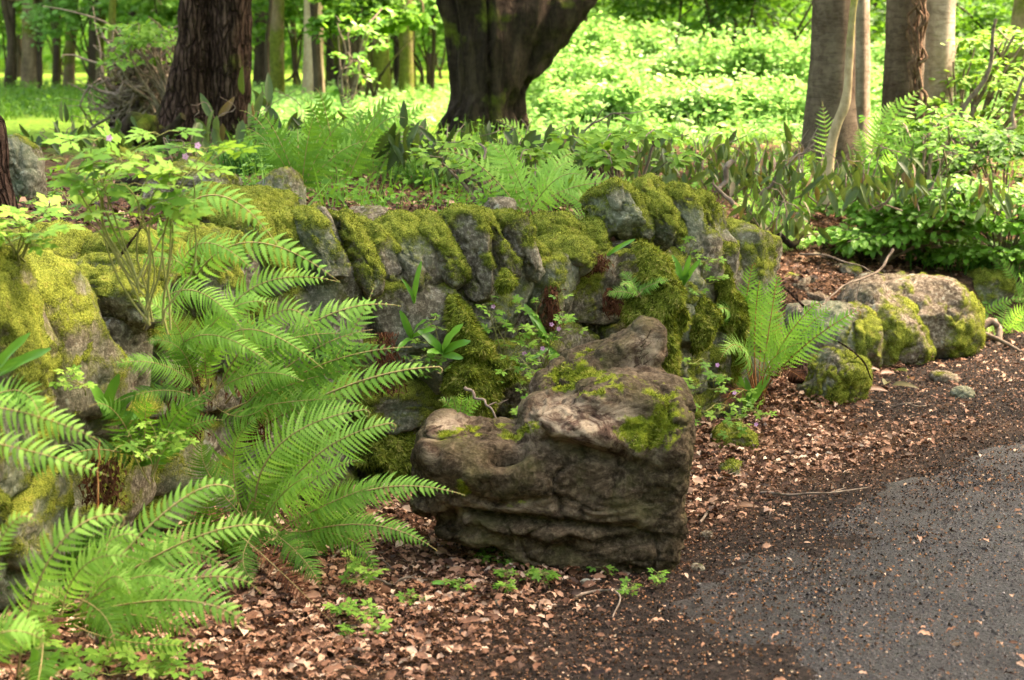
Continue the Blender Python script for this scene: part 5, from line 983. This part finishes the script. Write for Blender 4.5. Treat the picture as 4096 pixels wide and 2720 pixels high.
st('yellow-green strap leaves low on the blurred wall', 245, 960, 4.85, [(250, 890), (290, 930), (300, 960), (230, 900)], 8, 1.4)
st('strap leaf lying nearly level on the lower wall', 320, 1075, 4.8, [(415, 1055), (360, 1070)], 9, .6)
st('bright strap leaves at the left edge of the picture', -30, 880, 4.2, [(35, 795), (80, 825), (25, 920), (10, 860)], 10, .8)
st('two strap leaves at the very bottom left', 90, 1600, 3.7, [(130, 1520), (60, 1530), (110, 1540)], 11, .9)
st('small strap leaf growing from the joint under the tall mossy coping', 955, 700, 5.9, [(958, 625), (945, 660)], 12, .7)
# ------------------------------------------------------------------ wilted laurel-like leaves hanging along the edge of the bank
def wilt(label, px0, px1, py_t, py_b, y, n, seed, ln=.15, tone=(.1, .5), ups=.15):
    o = thing('wilted_shrub', label, 'shrub', ontop((px0 + px1) / 2, py_b), 'wilted drooping shrubs along the bank'); r_ = np.random.default_rng(seed); ml, ms = MB(), MB(); cl = [(r_.uniform(px0, px1), py_t + r_.uniform(-4, 22)) for _ in range(max(3, int((px1 - px0) / 9)))]
    for k in range(n):
        cx = cl[r_.integers(len(cl))]; x = cx[0] + r_.normal() * 9; v = r_.random() ** .8; yy = y + r_.uniform(-.35, .35); p = aty(x, cx[1] + (py_b - cx[1]) * v * .8, yy)
        if r_.random() < ups: d = nrm(np.array([r_.normal() * .4, r_.normal() * .3, 1])); 
        else: d = nrm(np.array([r_.normal() * .6, r_.normal() * .4 - .1, -1]))
        l = ln * r_.uniform(.5, 1.2); scatter(ml, T_LAUR, F_LAUR, p[None], d[None], (np.array([r_.normal() * 1.0, -1, .3 + r_.normal() * .6]))[None], l, np.clip(r_.uniform(*tone) * .78 + (r_.random() < .12) * .35, 0, 1))
    for k in range(max(3, n // 12)):
        x = r_.uniform(px0, px1); a = aty(x, py_b + 6, y); b = aty(x + r_.normal() * 18, py_t + r_.uniform(-2, 8), y + r_.uniform(-.2, .2)); tube(ms, wob(bez(a, (a + b) / 2 + np.array([r_.normal() * .08, 0, .03]), b, 10), .05, seed + k), np.linspace(.0045, .002, 10), 5)
    ml.build('foliage', M['laurel'], o); ms.build('stem', M['twig'], o)
W_ = [('dark wilted leaves hanging at the foot of the left furrowed trunk', 150, 205, 142, 170, 8.4, 34, .12, (.05, .4)), ('one pale crumpled hanging leaf cluster before the right furrowed trunk', 198, 216, 102, 140, 10.2, 12, .22, (.35, .62)), ('tall bundle of folded wilted leaves standing right of the furrowed trunks', 252, 272, 86, 150, 10.2, 34, .2, (.2, .6)), ('dark erect oval leaves silhouetted on the bright ground left of the forked tree', 280, 345, 108, 140, 9.8, 40, .13, (.02, .3)),
      ('arched dark wilted leaf clump nearest the left of the forked tree', 388, 445, 120, 152, 9.4, 60, .17, (.08, .42)), ('row of drooping olive leaves at the foot of the forked tree', 440, 500, 126, 165, 9.0, 70, .17, (.1, .5)), ('hanging leaves under the bent twig at the right foot of the forked tree', 498, 545, 118, 165, 8.8, 60, .16, (.1, .5)), ('mixed brown and green wilted leaves right of the forked tree', 545, 610, 126, 168, 8.8, 80, .15, (.2, .75)),
      ('rust-brown wilted leaves above the wall bend', 600, 665, 130, 172, 8.7, 90, .14, (.35, .85)), ('olive and brown wilted leaves above the highest coping', 655, 720, 132, 182, 8.7, 100, .14, (.3, .8)), ('wilted leaves with an upright yellow-tipped leaf left of the grey-brown beech', 715, 780, 134, 192, 8.8, 110, .14, (.25, .85)), ('dense grey-green wilted leaves before the grey-brown beech', 775, 830, 140, 200, 8.9, 100, .15, (.3, .72)),
      ('large pale folded leaves hanging from the snapped sapling twig', 825, 875, 150, 205, 8.9, 60, .17, (.4, .75)), ('long drooping leaves between the two beech groups', 868, 925, 145, 205, 8.9, 70, .16, (.25, .7)), ('wilted leaves hidden among the shrub shoots at the right', 925, 1000, 165, 215, 9.2, 60, .14, (.3, .7)), ('wilted leaves low behind the right side of the wall top', 745, 800, 185, 235, 8.4, 70, .13, (.3, .8)), ('shaded dead leaves under the furrowed pair', 20, 120, 118, 140, 10.5, 60, .13, (.1, .5))]
for k, (lb, a, b, c, d, y, n, ln, tn) in enumerate(W_): wilt(lb, a, b, c, d, y, int(n * .95), 300 + k, ln * (.9 if b < 560 else .72), tn, .3 if k == 3 else .12)
# ------------------------------------------------------------------ shrubs with layered sprays at the right
def spray(ml, ms, p0, p1, nl, leaf, seed, flat=.25, width=.12):
    r_ = np.random.default_rng(seed); p0, p1 = np.asarray(p0, float), np.asarray(p1, float); L = np.linalg.norm(p1 - p0); P = wob(bez(p0, (p0 + p1) / 2 + [0, 0, .08 * L], p1, 12), .04 * L, seed); tube(ms, P, np.linspace(.006, .0015, 12) * min(1.4, L / .5), 5, cap=False)
    n = nl; t = .15 + .85 * r_.random(n); i = np.clip((t * 11).astype(int), 0, 10); f = t * 11 - i; c = P[i] * (1 - f)[:, None] + P[i + 1] * f[:, None]
    T = nrm(P[i + 1] - P[i]); S = nrm(np.cross(T, [0, 0, 1.0])); sg = np.where(r_.random(n) < .5, -1, 1)[:, None]; off = r_.random(n) ** .8 * width * (1.1 - .6 * t)
    c = c + S * sg * off[:, None] + r_.normal(size=(n, 3)) * .012; d = nrm(T * .6 + S * sg * .8 + r_.normal(size=(n, 3)) * .35 + np.array([0, 0, -.2]))
    scatter(ml, T_LEAF, F_LEAF, c, d, np.array([0, -.35, 1]) + r_.normal(size=(n, 3)) * flat, leaf * r_.uniform(.6, 1.2, n), np.clip(r_.normal(size=n) * .22 + .55, 0, 1))
def shrub(name, label, bpx, bpy, y, lines, leaf, seed, nl=60, mat='sprig', group=None, width=.12, stemr=.012, flat=.3, cat='shrub'):
    b = aty(bpx, bpy, y); b[2] = min(b[2], h1(b[0], b[1])); o = thing(name, label, cat, b, group); ml, ms = MB(), MB()
    for k, (x0, y0, x1, y1, dy) in enumerate(lines):
        p0, p1 = aty(x0, y0, y), aty(x1, y1, y + dy); tube(ms, wob(bez(b, (b + p0) / 2 + [0, 0, .05], p0, 10), .04, seed + k), np.linspace(stemr, .005, 10), 6, cap=False); spray(ml, ms, p0, p1, nl, leaf, seed * 31 + k, flat, width)
    ml.build('foliage', M[mat], o); ms.build('branch', M['twig'], o); return o
def rl(n, x0, x1, y0, y1, seed, dx=(-50, 40), dy=(-14, 6), dep=.6):
    r_ = np.random.default_rng(seed); return [(lambda x, y: (x, y, x + r_.uniform(*dx), y + r_.uniform(*dy), r_.uniform(-dep, dep)))(r_.uniform(x0, x1), r_.uniform(y0, y1)) for _ in range(n)]
shrub('beech_shrub', 'beech shoots with layered bright oval leaves nearest the wall end, over the dirt path', 880, 262, 9.5, rl(20, 880, 1000, 196, 250, 1, dx=(-110, -40), dy=(-8, 8), dep=.3), .055, 1, 120, width=.20, flat=.16, stemr=.006)
shrub('beech_shrub', 'layered bright beech shoots at the right edge above the boulders', 1000, 262, 9.5, rl(26, 960, 1110, 190, 258, 2, dx=(-120, -40), dy=(-8, 10), dep=.3), .056, 2, 120, width=.20, flat=.16, stemr=.006)
shrub('beech_shrub', 'small-leaved shoots behind the layered beech shoots at the right edge', 1000, 235, 10.2, rl(34, 890, 1060, 130, 205, 3, dy=(-22, 4)), .05, 3, 90, 'darkleaf', width=.16, stemr=.008)
shrub('leafy_shrub', 'tall shrub with slanting brown stems and yellow-green leaves right of the fused beeches', 955, 170, 11.0, rl(24, 945, 1050, 40, 150, 4, dx=(-40, 30), dy=(-26, 4)), .055, 4, 55, 'herb', width=.15, stemr=.014)
shrub('leafy_shrub', 'shrub with hazel-like leaves in front of the fused beeches foot', 925, 185, 9.7, rl(12, 890, 960, 120, 175, 5, dy=(-25, 0)), .05, 5, 50, 'cover')
shrub('leafy_shrub', 'dark leafy shoots low between fern and beech shoots', 900, 262, 10.1, rl(30, 790, 960, 205, 256, 6), .05, 6, 80, 'darkleaf', stemr=.007)
shrub('leafy_shrub', 'weedy shoots at the right edge beside the grass tuft', 1010, 285, 9.9, rl(22, 930, 1050, 235, 285, 7), .05, 7, 80, 'darkleaf', stemr=.007)
shrub('bramble', 'bramble shoots with toothed round leaves above the wall, right of the forked tree', 620, 186, 8.0, rl(12, 560, 665, 140, 178, 8, dx=(-30, 30)), .058, 8, 34, 'herb', width=.12)
shrub('bramble', 'bramble shoots in front of the forked tree foot', 490, 190, 8.2, rl(12, 430, 545, 150, 182, 9, dx=(-30, 30)), .055, 9, 36, 'herb', width=.12)
shrub('leafy_shrub', 'thin-twigged shrub with pale leaves left of the forked tree behind the bright ground', 345, 100, 15.5, rl(12, 335, 372, 10, 100, 10, dx=(-20, 30), dy=(-14, 4), dep=.8), .07, 10, 24, 'sprig', width=.16)
shrub('leafy_shrub', 'overhanging beech spray in front of the leaning trunk behind the root plate', 172, 20, 12.5, rl(14, 120, 175, 25, 75, 11, dx=(-25, 30), dy=(-14, 10)), .06, 11, 40, 'herb', width=.16)
def reg_right(r_, n):
    x = r_.uniform(3.2, 13, n); y = r_.uniform(7, 18, n); s, _ = edge_dist(x, y); return x, y, (s > .1) & (np.abs(proj(np.stack([x, y, 0 * x + .9], -1))[0] - 500) > 560)
# slanting bare stems
for k, (x0, y0, x1, y1, y, r0, lb) in enumerate([(2190, 380, 2290, 60, 10.6, .022, 'brown slanting bare stem left of the right-edge trunk'), (2215, 330, 2350, 90, 10.9, .018, 'thinner bare stem slanting right beside the brown slanting one'), (2320, 300, 2372, 150, 10.4, .016, 'pale bare stem at the right edge'), (1690, 470, 1640, 420, 8.2, .012, 'pale broken stick leaning above the top of the wall')]):
    a, b = aty(x0 * K, y0 * K, y), aty(x1 * K, y1 * K, y); o = thing('bare_stem', lb, 'stem', a, 'bare stems among the right-hand shrubs' if k < 3 else None); mb = MB(); tube(mb, wob(np.linspace(a, b, 16), .07 if k < 3 else .01, k), np.linspace(r0, r0 * .5, 16), 7, amp=.004); mb.build('stem', M['twig'], o)
# ------------------------------------------------------------------ tufts of grass, ground cover
def grass(label, px, py, y, n, ln, w, seed, name='grass_tuft'):
    q = ontop(px, py) if y is None else aty(px, py, y); o = thing(name, label, 'grass', q); mb = MB(); r_ = np.random.default_rng(seed)
    for _ in range(n):
        b = q + np.array([r_.normal() * w, r_.normal() * w * .5, 0]); b[2] = h1(b[0], b[1]) if y is None else q[2]; az = r_.random() * 6.28; l = ln * r_.uniform(.6, 1.1); tip = b + np.array([math.cos(az) * l * .7, math.sin(az) * l * .5, l * r_.uniform(.25, .7)]); mid = b * .5 + tip * .5 + [0, 0, l * .28]
        C = bez(b, mid, tip, 6); S = nrm(np.cross(C[-1] - C[0], [0, 0, 1.0])); ww = .0035 * np.array([1, 1, .9, .7, .4, .05])
        V = np.stack([C - S * ww[:, None], C + S * ww[:, None]], 1).reshape(-1, 3); mb.add(V, [(2 * i, 2 * i + 1, 2 * i + 3, 2 * i + 2) for i in range(5)], r_.random())
    mb.build('blades', M['grass'], o)
grass('arching grass tuft between the furrowed trunks and the pointed grey stone', 250, 178, None, 420, .26, .13, 1)
grass('grass tuft on the bank left of the lobed seedling', 425, 188, None, 200, .2, .12, 2)
grass('spiky grass tuft above the small moss-capped rock at the right edge', 990, 272, None, 300, .22, .14, 3)
grass('thin grass among leaves in front of the forked tree foot', 395, 172, None, 160, .2, .14, 4)
def cover_mass(name, label, n, fn, size, mat, seed, lift=(.01, .16), kind='stuff', tm=None, blade=0):
    r_ = np.random.default_rng(seed); x, y, ok = fn(r_, n); x, y = x[ok], y[ok]; z = hgt(x, y); n = len(x); mb = MB(); l = r_.uniform(*lift, n) * (0.35 + .65 * r_.random(n))
    p = np.stack([x, y, z + l], -1); T_, F_ = tm or (T_LEAF, F_LEAF); cl = np.clip(.45 + .45 * fbm(p * 3, seed, 2) + r_.normal(size=n) * .18, 0, 1)
    scatter(mb, T_, F_, p, r_.normal(size=(n, 3)) * np.array([1, 1, .35]), np.array([0, -.3, 1]) + r_.normal(size=(n, 3)) * .45, size * r_.uniform(.5, 1.3, n), cl)
    if blade:
        m = blade; k = r_.integers(0, n, m); b = np.stack([x[k], y[k], z[k]], -1) + r_.normal(size=(m, 3)) * [.05, .05, 0]; scatter(mb, T_BLADE * [1, .35, 1], F_BLADE, b, np.array([0, 0, 1]) + r_.normal(size=(m, 3)) * .45, r_.normal(size=(m, 3)), r_.uniform(.08, .26, m), r_.random(m))
    return tag(mb.build(name, M[mat]), label, 'ground cover', kind=kind)
def reg_bank(r_, n):
    px = r_.uniform(240, 1060, n); y = r_.uniform(6.6, 11.5, n); x = pxx(px, y, .9); s, _ = edge_dist(x, y)
    P = np.stack([x, y, x * 0], -1); den = fbm(P * 1.5, 71, 3) + .75 * ss(.9, 2.2, s) - .40
    den = den - 2 * ss(1.0, .5, np.hypot((x - 1.75) / 1.1, (y - 8.9) / .9)) - .4 * ((px > 300) & (px < 420) & (s < 1.3))
    return x, y, (s > .35) & (r_.random(n) < np.clip(den + .30, 0, 1))
cover_mass('ground_cover', 'small leafy ground cover on the bank between the wall and the trees', 24000, reg_bank, .036, 'cover', 1, (.01, .20), blade=1800)
def reg_left(r_, n):
    px = r_.uniform(-900, 270, n); y = r_.uniform(4, 13, n); x = pxx(px, y, .9); P = np.stack([x, y, x * 0], -1); s, _ = edge_dist(x, y)
    return x, y, (s > .4) & (r_.random(n) < np.clip(fbm(P * 1.8, 73, 3) * 1.2 - .1, 0, 1))
cover_mass('ground_cover', 'sparse low weeds in the shade left of the furrowed trees', 26000, reg_left, .03, 'cover', 2, (.01, .08))
def reg_far(r_, n):
    px = r_.uniform(-500, 1500, n); y = 11.6 + 10.5 * r_.random(n) ** 1.2; x = pxx(px, y, 1.1); return x, y, (px > 250) & ((y > 13.6) | (px > 535))
def reg_farl(r_, n):
    x, y, k = reg_far(r_, n); return x, y, (proj(np.stack([x, y, 0 * x + 1], -1))[0] < 250) & (y > 14.5)
cover_mass('woodland_undergrowth', 'low undergrowth left of the furrowed trees, shade put into its darker leaf colour', 40000, reg_farl, .05, 'darkleaf', 5, (.02, .2), blade=9000)  # shade is painted here by leaves darker than the rest of the undergrowth
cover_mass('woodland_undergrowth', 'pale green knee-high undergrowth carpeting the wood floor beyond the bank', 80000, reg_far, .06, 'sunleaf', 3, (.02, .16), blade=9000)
cover_mass('ground_cover', 'low green cover beyond the right edge of the picture', 30000, reg_right, .06, 'cover', 9, (.01, .3))
# ------------------------------------------------------------------ leaf litter, crumbs, gravel
def region(px0, px1, y0, y1, n, seed):
    r_ = np.random.default_rng(seed); y = y0 + (y1 - y0) * r_.random(n); px = r_.uniform(px0, px1, n); return pxx(px, y, 0.05), y, r_
def litter(name, label, n, seed, size, mat, dens, tm, lift=.006, px=(120, 1060), yr=(3.4, 9.4), cat='leaf litter', tone=None, tilt=.38, aspect=1.0):
    x, y, r_ = region(px[0], px[1], *yr, n, seed); s, _ = edge_dist(x, y); rs_ = road_side(x, y); P = np.stack([x, y, x * 0], -1); ok = r_.random(n) < dens(x, y, s, rs_, P); x, y, rs_, s = x[ok], y[ok], rs_[ok], s[ok]; n = len(x)
    z = hgt(x, y); z = np.where((rs_ > 0) & (s < -.2), np.maximum(z, .014 * ss(0, .5, rs_) + .004), z); mb = MB(); p = np.stack([x, y, z + lift * r_.random(n) + .002], -1); t = r_.random(n) if tone is None else tone(r_, n, rs_)
    az = r_.random(n) * 6.283; d = np.stack([np.cos(az), np.sin(az), r_.normal(size=n) * .2], 1); T_, F_ = tm; sz = size * r_.uniform(.5, 1.25, n)
    scatter(mb, T_ - np.array([.5, 0, 0]), F_, p, d, np.array([0, 0, 1]) + r_.normal(size=(n, 3)) * tilt, sz, t, wid=sz * aspect * r_.uniform(.7, 1.2, n)); return tag(mb.build(name, M[mat]), label, cat, kind='stuff')
T_LIT2 = T_LIT.copy(); T_LIT2[:, 2] *= 1.5
litter('leaf_litter', 'pinkish brown fallen beech leaves carpeting the ground around the stump', 95000, 1, .034, 'litter', lambda x, y, s, r, P: (s < .12) * (s > -3.2) * np.clip(1.0 - ss(-.8, -.15, r + .25 * fbm(P * 2.5, 3, 3)) * .992, 0, 1) * (.55 + .45 * ss(-.5, .1, fbm(P * 2, 5, 2))) * (1 - .93 * ss(6.4, 7.3, y) * ss(1.2, 1.6, x)), (T_LIT2, F_LIT), .03, (-80, 1060), (3.4, 9.2), tone=lambda r_, n, r: np.clip(r_.beta(2.0, 1.5, n), 0, 1), tilt=.45)
litter('leaf_litter', 'larger curled whole leaves lying loose on top of the litter', 6000, 12, .05, 'litter', lambda x, y, s, r, P: (s < .1) * np.clip(.8 - ss(-.9, -.35, r) * .8, 0, 1) * ss(-.1, .5, fbm(P * 2.2, 15, 3)) * (y < 7.6), (T_LIT2, F_LIT), .04, (110, 1060), (3.4, 8), tone=lambda r_, n, r: np.clip(r_.beta(2.2, 1.5, n), 0, 1), tilt=.5)
litter('leaf_fragments', 'small broken brown leaves and bud scales scattered over litter and road edge', 70000, 2, .012, 'litter', lambda x, y, s, r, P: (s < .15) * np.clip(.9 - ss(-.5, .25, r + .2 * fbm(P * 3, 4, 3)) * .93, 0, 1), (T_LIT, F_LIT), .012, (-80, 1060), (3.4, 9.4), tone=lambda r_, n, r: np.clip(r_.beta(1.8, 2.4, n), 0, 1), tilt=.5)
litter('dirt_crumbs', 'dark crumbs of peaty dirt along the edge of the road', 60000, 3, .009, 'crumb', lambda x, y, s, r, P: (s < .1) * np.clip(np.maximum(ss(-1.0, -.3, r), ss(6.7, 7.4, y)) * (1 - .95 * ss(.0, .9, r)), 0.04, 1), (T_LEAF * np.array([1, 1.6, 5]), F_LEAF), .008, (350, 1060), (3.4, 9.4), tilt=.8)
T_GR = np.array([(.5, 0, 0), (-.5, 0, 0), (0, .45, 0), (0, -.45, 0), (.05, .05, .4)]); F_GR = [(0, 2, 4), (2, 1, 4), (1, 3, 4), (3, 0, 4)]
def gravel(n=150000):
    x, y, r_ = region(600, 1080, 3.3, 8.6, n, 5); rs_ = road_side(x, y); s, _ = edge_dist(x, y); ok = (rs_ > -.6 + .6 * r_.random(n)) & (s < -.2); x, y, rs_ = x[ok], y[ok], rs_[ok]; n = len(x); mb = MB(); az = r_.random(n) * 6.28; q = np.stack([x, y, 0 * x], -1)
    z = .014 * ss(0, .5, rs_) + .012 * fbm(q * 2.0, 44, 2) + .004 * fbm(q * 9, 45, 2) - .02 * ss(.05, -.1, rs_)
    sz = .0048 * np.exp(r_.normal(size=n) * .5); scatter(mb, T_GR, F_GR, np.stack([x, y, z - .0008], -1), np.stack([np.cos(az), np.sin(az), 0 * az], 1), np.array([0, 0, 1]) + r_.normal(size=(n, 3)) * .25, sz, r_.random(n)); return tag(mb.build('gravel', M['grit'], smooth=False), 'fine dark grey gravel grains over the road surface', 'gravel', kind='stuff')
gravel()
# litter on the bank and on the dirt path by the boulders
def bank(r_): pass
litter('leaf_litter', 'brown leaf litter lying on the bank behind the wall', 50000, 6, .045, 'litter', lambda x, y, s, r, P: (s > .25) * np.clip(.75 + fbm(P * 1.6, 8, 3) - .5 * ss(1.5, 3.5, s), 0, 1), (T_LIT2, F_LIT), .015, (-900, 1060), (3.6, 11.5), tone=lambda r_, n, r: np.clip(r_.beta(1.6, 2.2, n), 0, 1))
litter('leaf_litter', 'small rusty litter on the dirt path between the wall end and the boulders', 12000, 7, .022, 'litter', lambda x, y, s, r, P: (s > -.5) * ss(1.5, 1.0, np.hypot((x - 1.75) / 1.1, (y - 9.0) / 1.1)), (T_LIT, F_LIT), .01, (740, 900), (7.6, 10.6), tone=lambda r_, n, r: np.clip(r_.beta(1.6, 2.2, n), 0, 1))
litter('leaf_litter', 'rusty bits of dead leaf caught on the moss of the coping', 0 + 2500, 9, .012, 'litter', lambda x, y, s, r, P: (s > .2) * (s < .5), (T_LIT, F_LIT), .01, (150, 760), (5, 7.6))
# ------------------------------------------------------------------ single fallen things
def one_leaf(label, px, py, ln, tone, az, seed, mat='litter', up=.02, tm=(T_LAUR, F_LAUR), w=1.6, group=None):
    q = ontop(px, py); o = thing('fallen_leaf', label, 'leaf', q, group); mb = MB(); scatter(mb, tm[0] * np.array([1, w * .65, 1.6]) - np.array([.5, 0, 0]), tm[1], (q + [0, 0, up])[None], np.array([[math.cos(az), math.sin(az), .05]]), np.array([[.1, -.5, 1]]), ln * .75, tone * .9); mb.build('leaf_blade', M[mat], o)
one_leaf('pale green fallen leaf on the litter in front of the stump', 436, 593, .07, .6, 2.9, 1, 'strap', .03, w=2.0)
one_leaf('large pale tan leaf lying in front of the stump foot', 543, 614, .075, .97, 2.7, 2, w=2.0, up=.035)
one_leaf('pale crinkled leaf beside the road edge right of the stump', 748, 514, .11, .9, .2, 3, 'laurel', .03, w=1.8)
one_leaf('second pale leaf next to the crinkled one by the road', 768, 518, .08, .96, .9, 4, 'laurel', .03, w=1.8)
one_leaf('tiny pale leaf on the dark road', 807, 556, .03, .97, .2, 5, up=.045)
one_leaf('folded pale leaf under the bowed twig by the squat rock', 842, 366, .13, .97, 2.2, 6, 'laurel', .06)
one_leaf('narrow pale leaf hanging at the end of the bowed twig', 848, 360, .13, .98, -1.0, 7, 'laurel', .08)
for k, (px, py, L, t, az) in enumerate([(868, 378, .16, .95, .1), (886, 392, .18, .72, 1.2), (875, 400, .17, .95, .15), (905, 396, .16, .74, -.2), (888, 383, .14, .96, .5), (910, 388, .15, .9, 1.5), (900, 380, .12, .7, 2.2)]):
    one_leaf(['pale curled dead leaf at the left of the heap beside the squat rock', 'dark curled leaf standing in the dead-leaf heap', 'long bleached leaf lying lowest in the heap right of the squat rock', 'olive-brown leaf at the right end of the dead-leaf heap', 'bleached leaf topmost in the dead-leaf heap', 'curled tan leaf propped upright in the heap', 'small brown leaf at the back of the heap'][k], px, py, L, t, az, 20 + k, 'laurel', .05, group='heap of dead leaves beside the squat rock')
one_leaf('big pale dead leaf hanging over the back of the large boulder', 852, 262, .30, .62, .7, 30, 'laurel', .08, w=1.3)
one_leaf('long wilted leaf lying along the dirt path edge', 808, 252, .34, .68, .4, 31, 'laurel', .10, w=1.0)
one_leaf('pale tan leaf on the bank behind the mossy coping', 366, 236, .09, .98, .1, 32, up=.05)
def twig(label, pts, r0, seed, mat='twig', fork=0, name='twig', cat='twig', group=None, r1=None):
    P = [aty(a, b, y) for a, b, y in pts]; o = thing(name, label, cat, P[0], group); mb = MB(); q = np.linspace(0, 1, len(P)); t = np.linspace(0, 1, 30); C = np.stack([np.interp(t, q, np.array(P)[:, k]) for k in range(3)], -1)
    for _ in range(6): C[1:-1] = (C[:-2] + C[2:] + 2 * C[1:-1]) / 4
    C = wob(C, r0 * 1.5, seed, 6); tube(mb, C, np.linspace(r0, r1 if r1 else r0 * .45, 30), 7, amp=r0 * .35, freq=30, seed=seed)
    r_ = np.random.default_rng(seed)
    for k in range(fork):
        i = r_.integers(6, 26); d = nrm(C[i + 1] - C[i]) + r_.normal(size=3) * .6; tube(mb, wob(np.array([C[i] + d * s for s in np.linspace(0, .12, 6)]), .01, seed + k), np.linspace(r0 * .5, r0 * .2, 6), 5)
    mb.build('twig_wood', M[mat], o)
twig('long thin twig arching over the large boulder down to its left end', [(893, 249, 8.5), (882, 272, 8.4), (845, 286, 8.2), (821, 303, 8.0)], .0075, 1, fork=1)
twig('thin twig joining the top of the arching twig from the wilted leaf', [(800, 254, 8.9), (825, 255, 8.8), (860, 268, 8.6), (884, 275, 8.4)], .006, 2)
twig('dark bowed twig springing over the cracked grey boulder to the ground', [(782, 286, 7.7), (805, 306, 7.6), (822, 332, 7.5), (858, 355, 7.4), (872, 378, 7.4)], .006, 3, 'bark_red', 1)
twig('short crooked grey twig poking up behind the stump', [(465, 388, 5.55), (477, 396, 5.5), (488, 402, 5.46), (500, 420, 5.4)], .006, 4, fork=1)
twig('stub of dark bark leaning against the squat rock', [(795, 354, 7.25), (799, 365, 7.22), (796, 378, 7.2)], .028, 5, 'bark_red', r1=.026, name='bark_piece', cat='bark')
twig('fallen branch sloping down beside the mossy rock at the far right', [(962, 300, 9.1), (978, 312, 9.0), (990, 326, 8.9), (998, 350, 8.8)], .035, 6, fork=1, name='fallen_branch', cat='branch')
twig('dark fallen branch lying behind the wall end under the fern', [(735, 225, 8.8), (775, 232, 8.7), (810, 240, 8.7)], .03, 7, 'bark_dark', 0, name='fallen_branch', cat='branch')
twig('pale broken stick leaning down over the wall behind the rust-brown leaves', [(733, 160, 8.3), (724, 178, 8.3), (716, 195, 8.25)], .014, 8)
twig('bent twig carrying hanging leaves right of the forked tree', [(548, 170, 8.8), (575, 145, 8.8), (590, 125, 8.8), (610, 112, 8.8), (628, 118, 8.8)], .008, 9, fork=2)
twig('grey twig running through the wilted leaves toward the pale sapling', [(760, 195, 8.7), (790, 160, 8.7), (812, 145, 8.7)], .009, 10, fork=2)
twig('thin reddish twig rising from the fern to the left wall top', [(118, 258, 4.9), (140, 232, 4.9), (138, 215, 4.9)], .005, 11, 'bark_red')
twig('thin red-brown dead stalk standing on the lower left wall', [(97, 520, 4.3), (98, 470, 4.3), (101, 440, 4.3)], .003, 12, 'stalk_brown')
GT = [((350, 578, 0), (385, 590, 0), (425, 585, 0), 'dark crooked twig in the litter under the arching fern'), ((330, 566, 0), (360, 560, 0), (395, 575, 0), 'thin twig in the litter nearest the arching fern'), ((575, 603, 0), (612, 600, 0), (616, 622, 0), 'short forked twig in the litter below the stump end'), ((700, 480, 0), (720, 486, 0), (735, 480, 0), 'brown twig on the litter right of the stump'), ((760, 498, 0), (820, 500, 0), (870, 491, 0), 'long dark twig lying on the dirt at the road edge'),
      ((870, 405, 0), (900, 412, 0), (930, 408, 0), 'twig on the dark dirt right of the squat rock'), ((700, 528, 0), (712, 512, 0), (708, 500, 0), 'small twig by the brown pebble'), ((220, 628, 0), (236, 612, 0), (255, 600, 0), 'slanting stick under the blurred fern'), ((150, 214, 1), (190, 210, 1), (230, 212, 1), 'dark stick lying on the bank left of the low grey rock'), ((355, 226, 1), (330, 218, 1), (300, 224, 1), 'curved twig on the bank behind the grey coping stone'), ((425, 200, 1), (450, 192, 1), (470, 196, 1), 'grey twig on the bank among small weeds')]
for k, (a, b, c, lb) in enumerate(GT):
    G_ = [ontop(q[0], q[1]) + np.array([0, 0, .02 + .012 * (i == 1)]) for i, q in enumerate((a, b, c))]; o = thing('twig', lb, 'twig', G_[0], 'twigs lying on the ground'); mb = MB(); C = wob(bez(*G_, 16), .012, k + 60, 5); tube(mb, C, np.linspace(.005, .002, 16), 6); i = 9; d = nrm(C[i + 1] - C[i]) + np.array([.3, .5, .1]); tube(mb, np.array([C[i] + d * s for s in np.linspace(0, .06, 4)]), .0018, 5); mb.build('twig_wood', M['twig'], o)
# tangled root plate behind the furrowed trees
q = ontop(148, 132); q = aty(143, 118, 13.0); o = thing('root_plate', 'tangled grey-brown mass of upturned roots and dead twigs left of the furrowed trees', 'roots', q); mb = MB(); r_ = np.random.default_rng(9)
for k in range(320):
    a = aty(143 + r_.normal() * 10, 92 + r_.normal() * 17, 13 + r_.uniform(-.3, .3)); d = nrm(r_.normal(size=3)); l = r_.uniform(.15, .5); tube(mb, wob(bez(a, a + d * l * .5 + r_.normal(size=3) * .1, a + d * l + r_.normal(size=3) * .1, 9), .05, k, 4), np.linspace(.012, .003, 9) * r_.uniform(.5, 1.5), 5, rnd=r_.random())
mb.build('roots', M['twig'], o)
P, F = rock((.46, .4, .8), 44, lvl=5, amp=.2, fine=.05); Pn = P + aty(147, 104, 13.3); mb = MB(); mb.add(Pn, F); mb.build('root_soil', M['bark_red'], o)
# tree roots / log behind rock left
twig('dark fallen log lying on the shaded bank left of the furrowed trees', [(120, 186, 8.0), (150, 190, 7.9), (185, 187, 7.9)], .05, 71, 'bark_dark', name='fallen_log', cat='log')
twig('low dark log in the shade below the root plate', [(125, 132, 11.5), (150, 134, 11.4), (168, 130, 11.3)], .07, 72, 'bark_dark', name='fallen_log', cat='log')
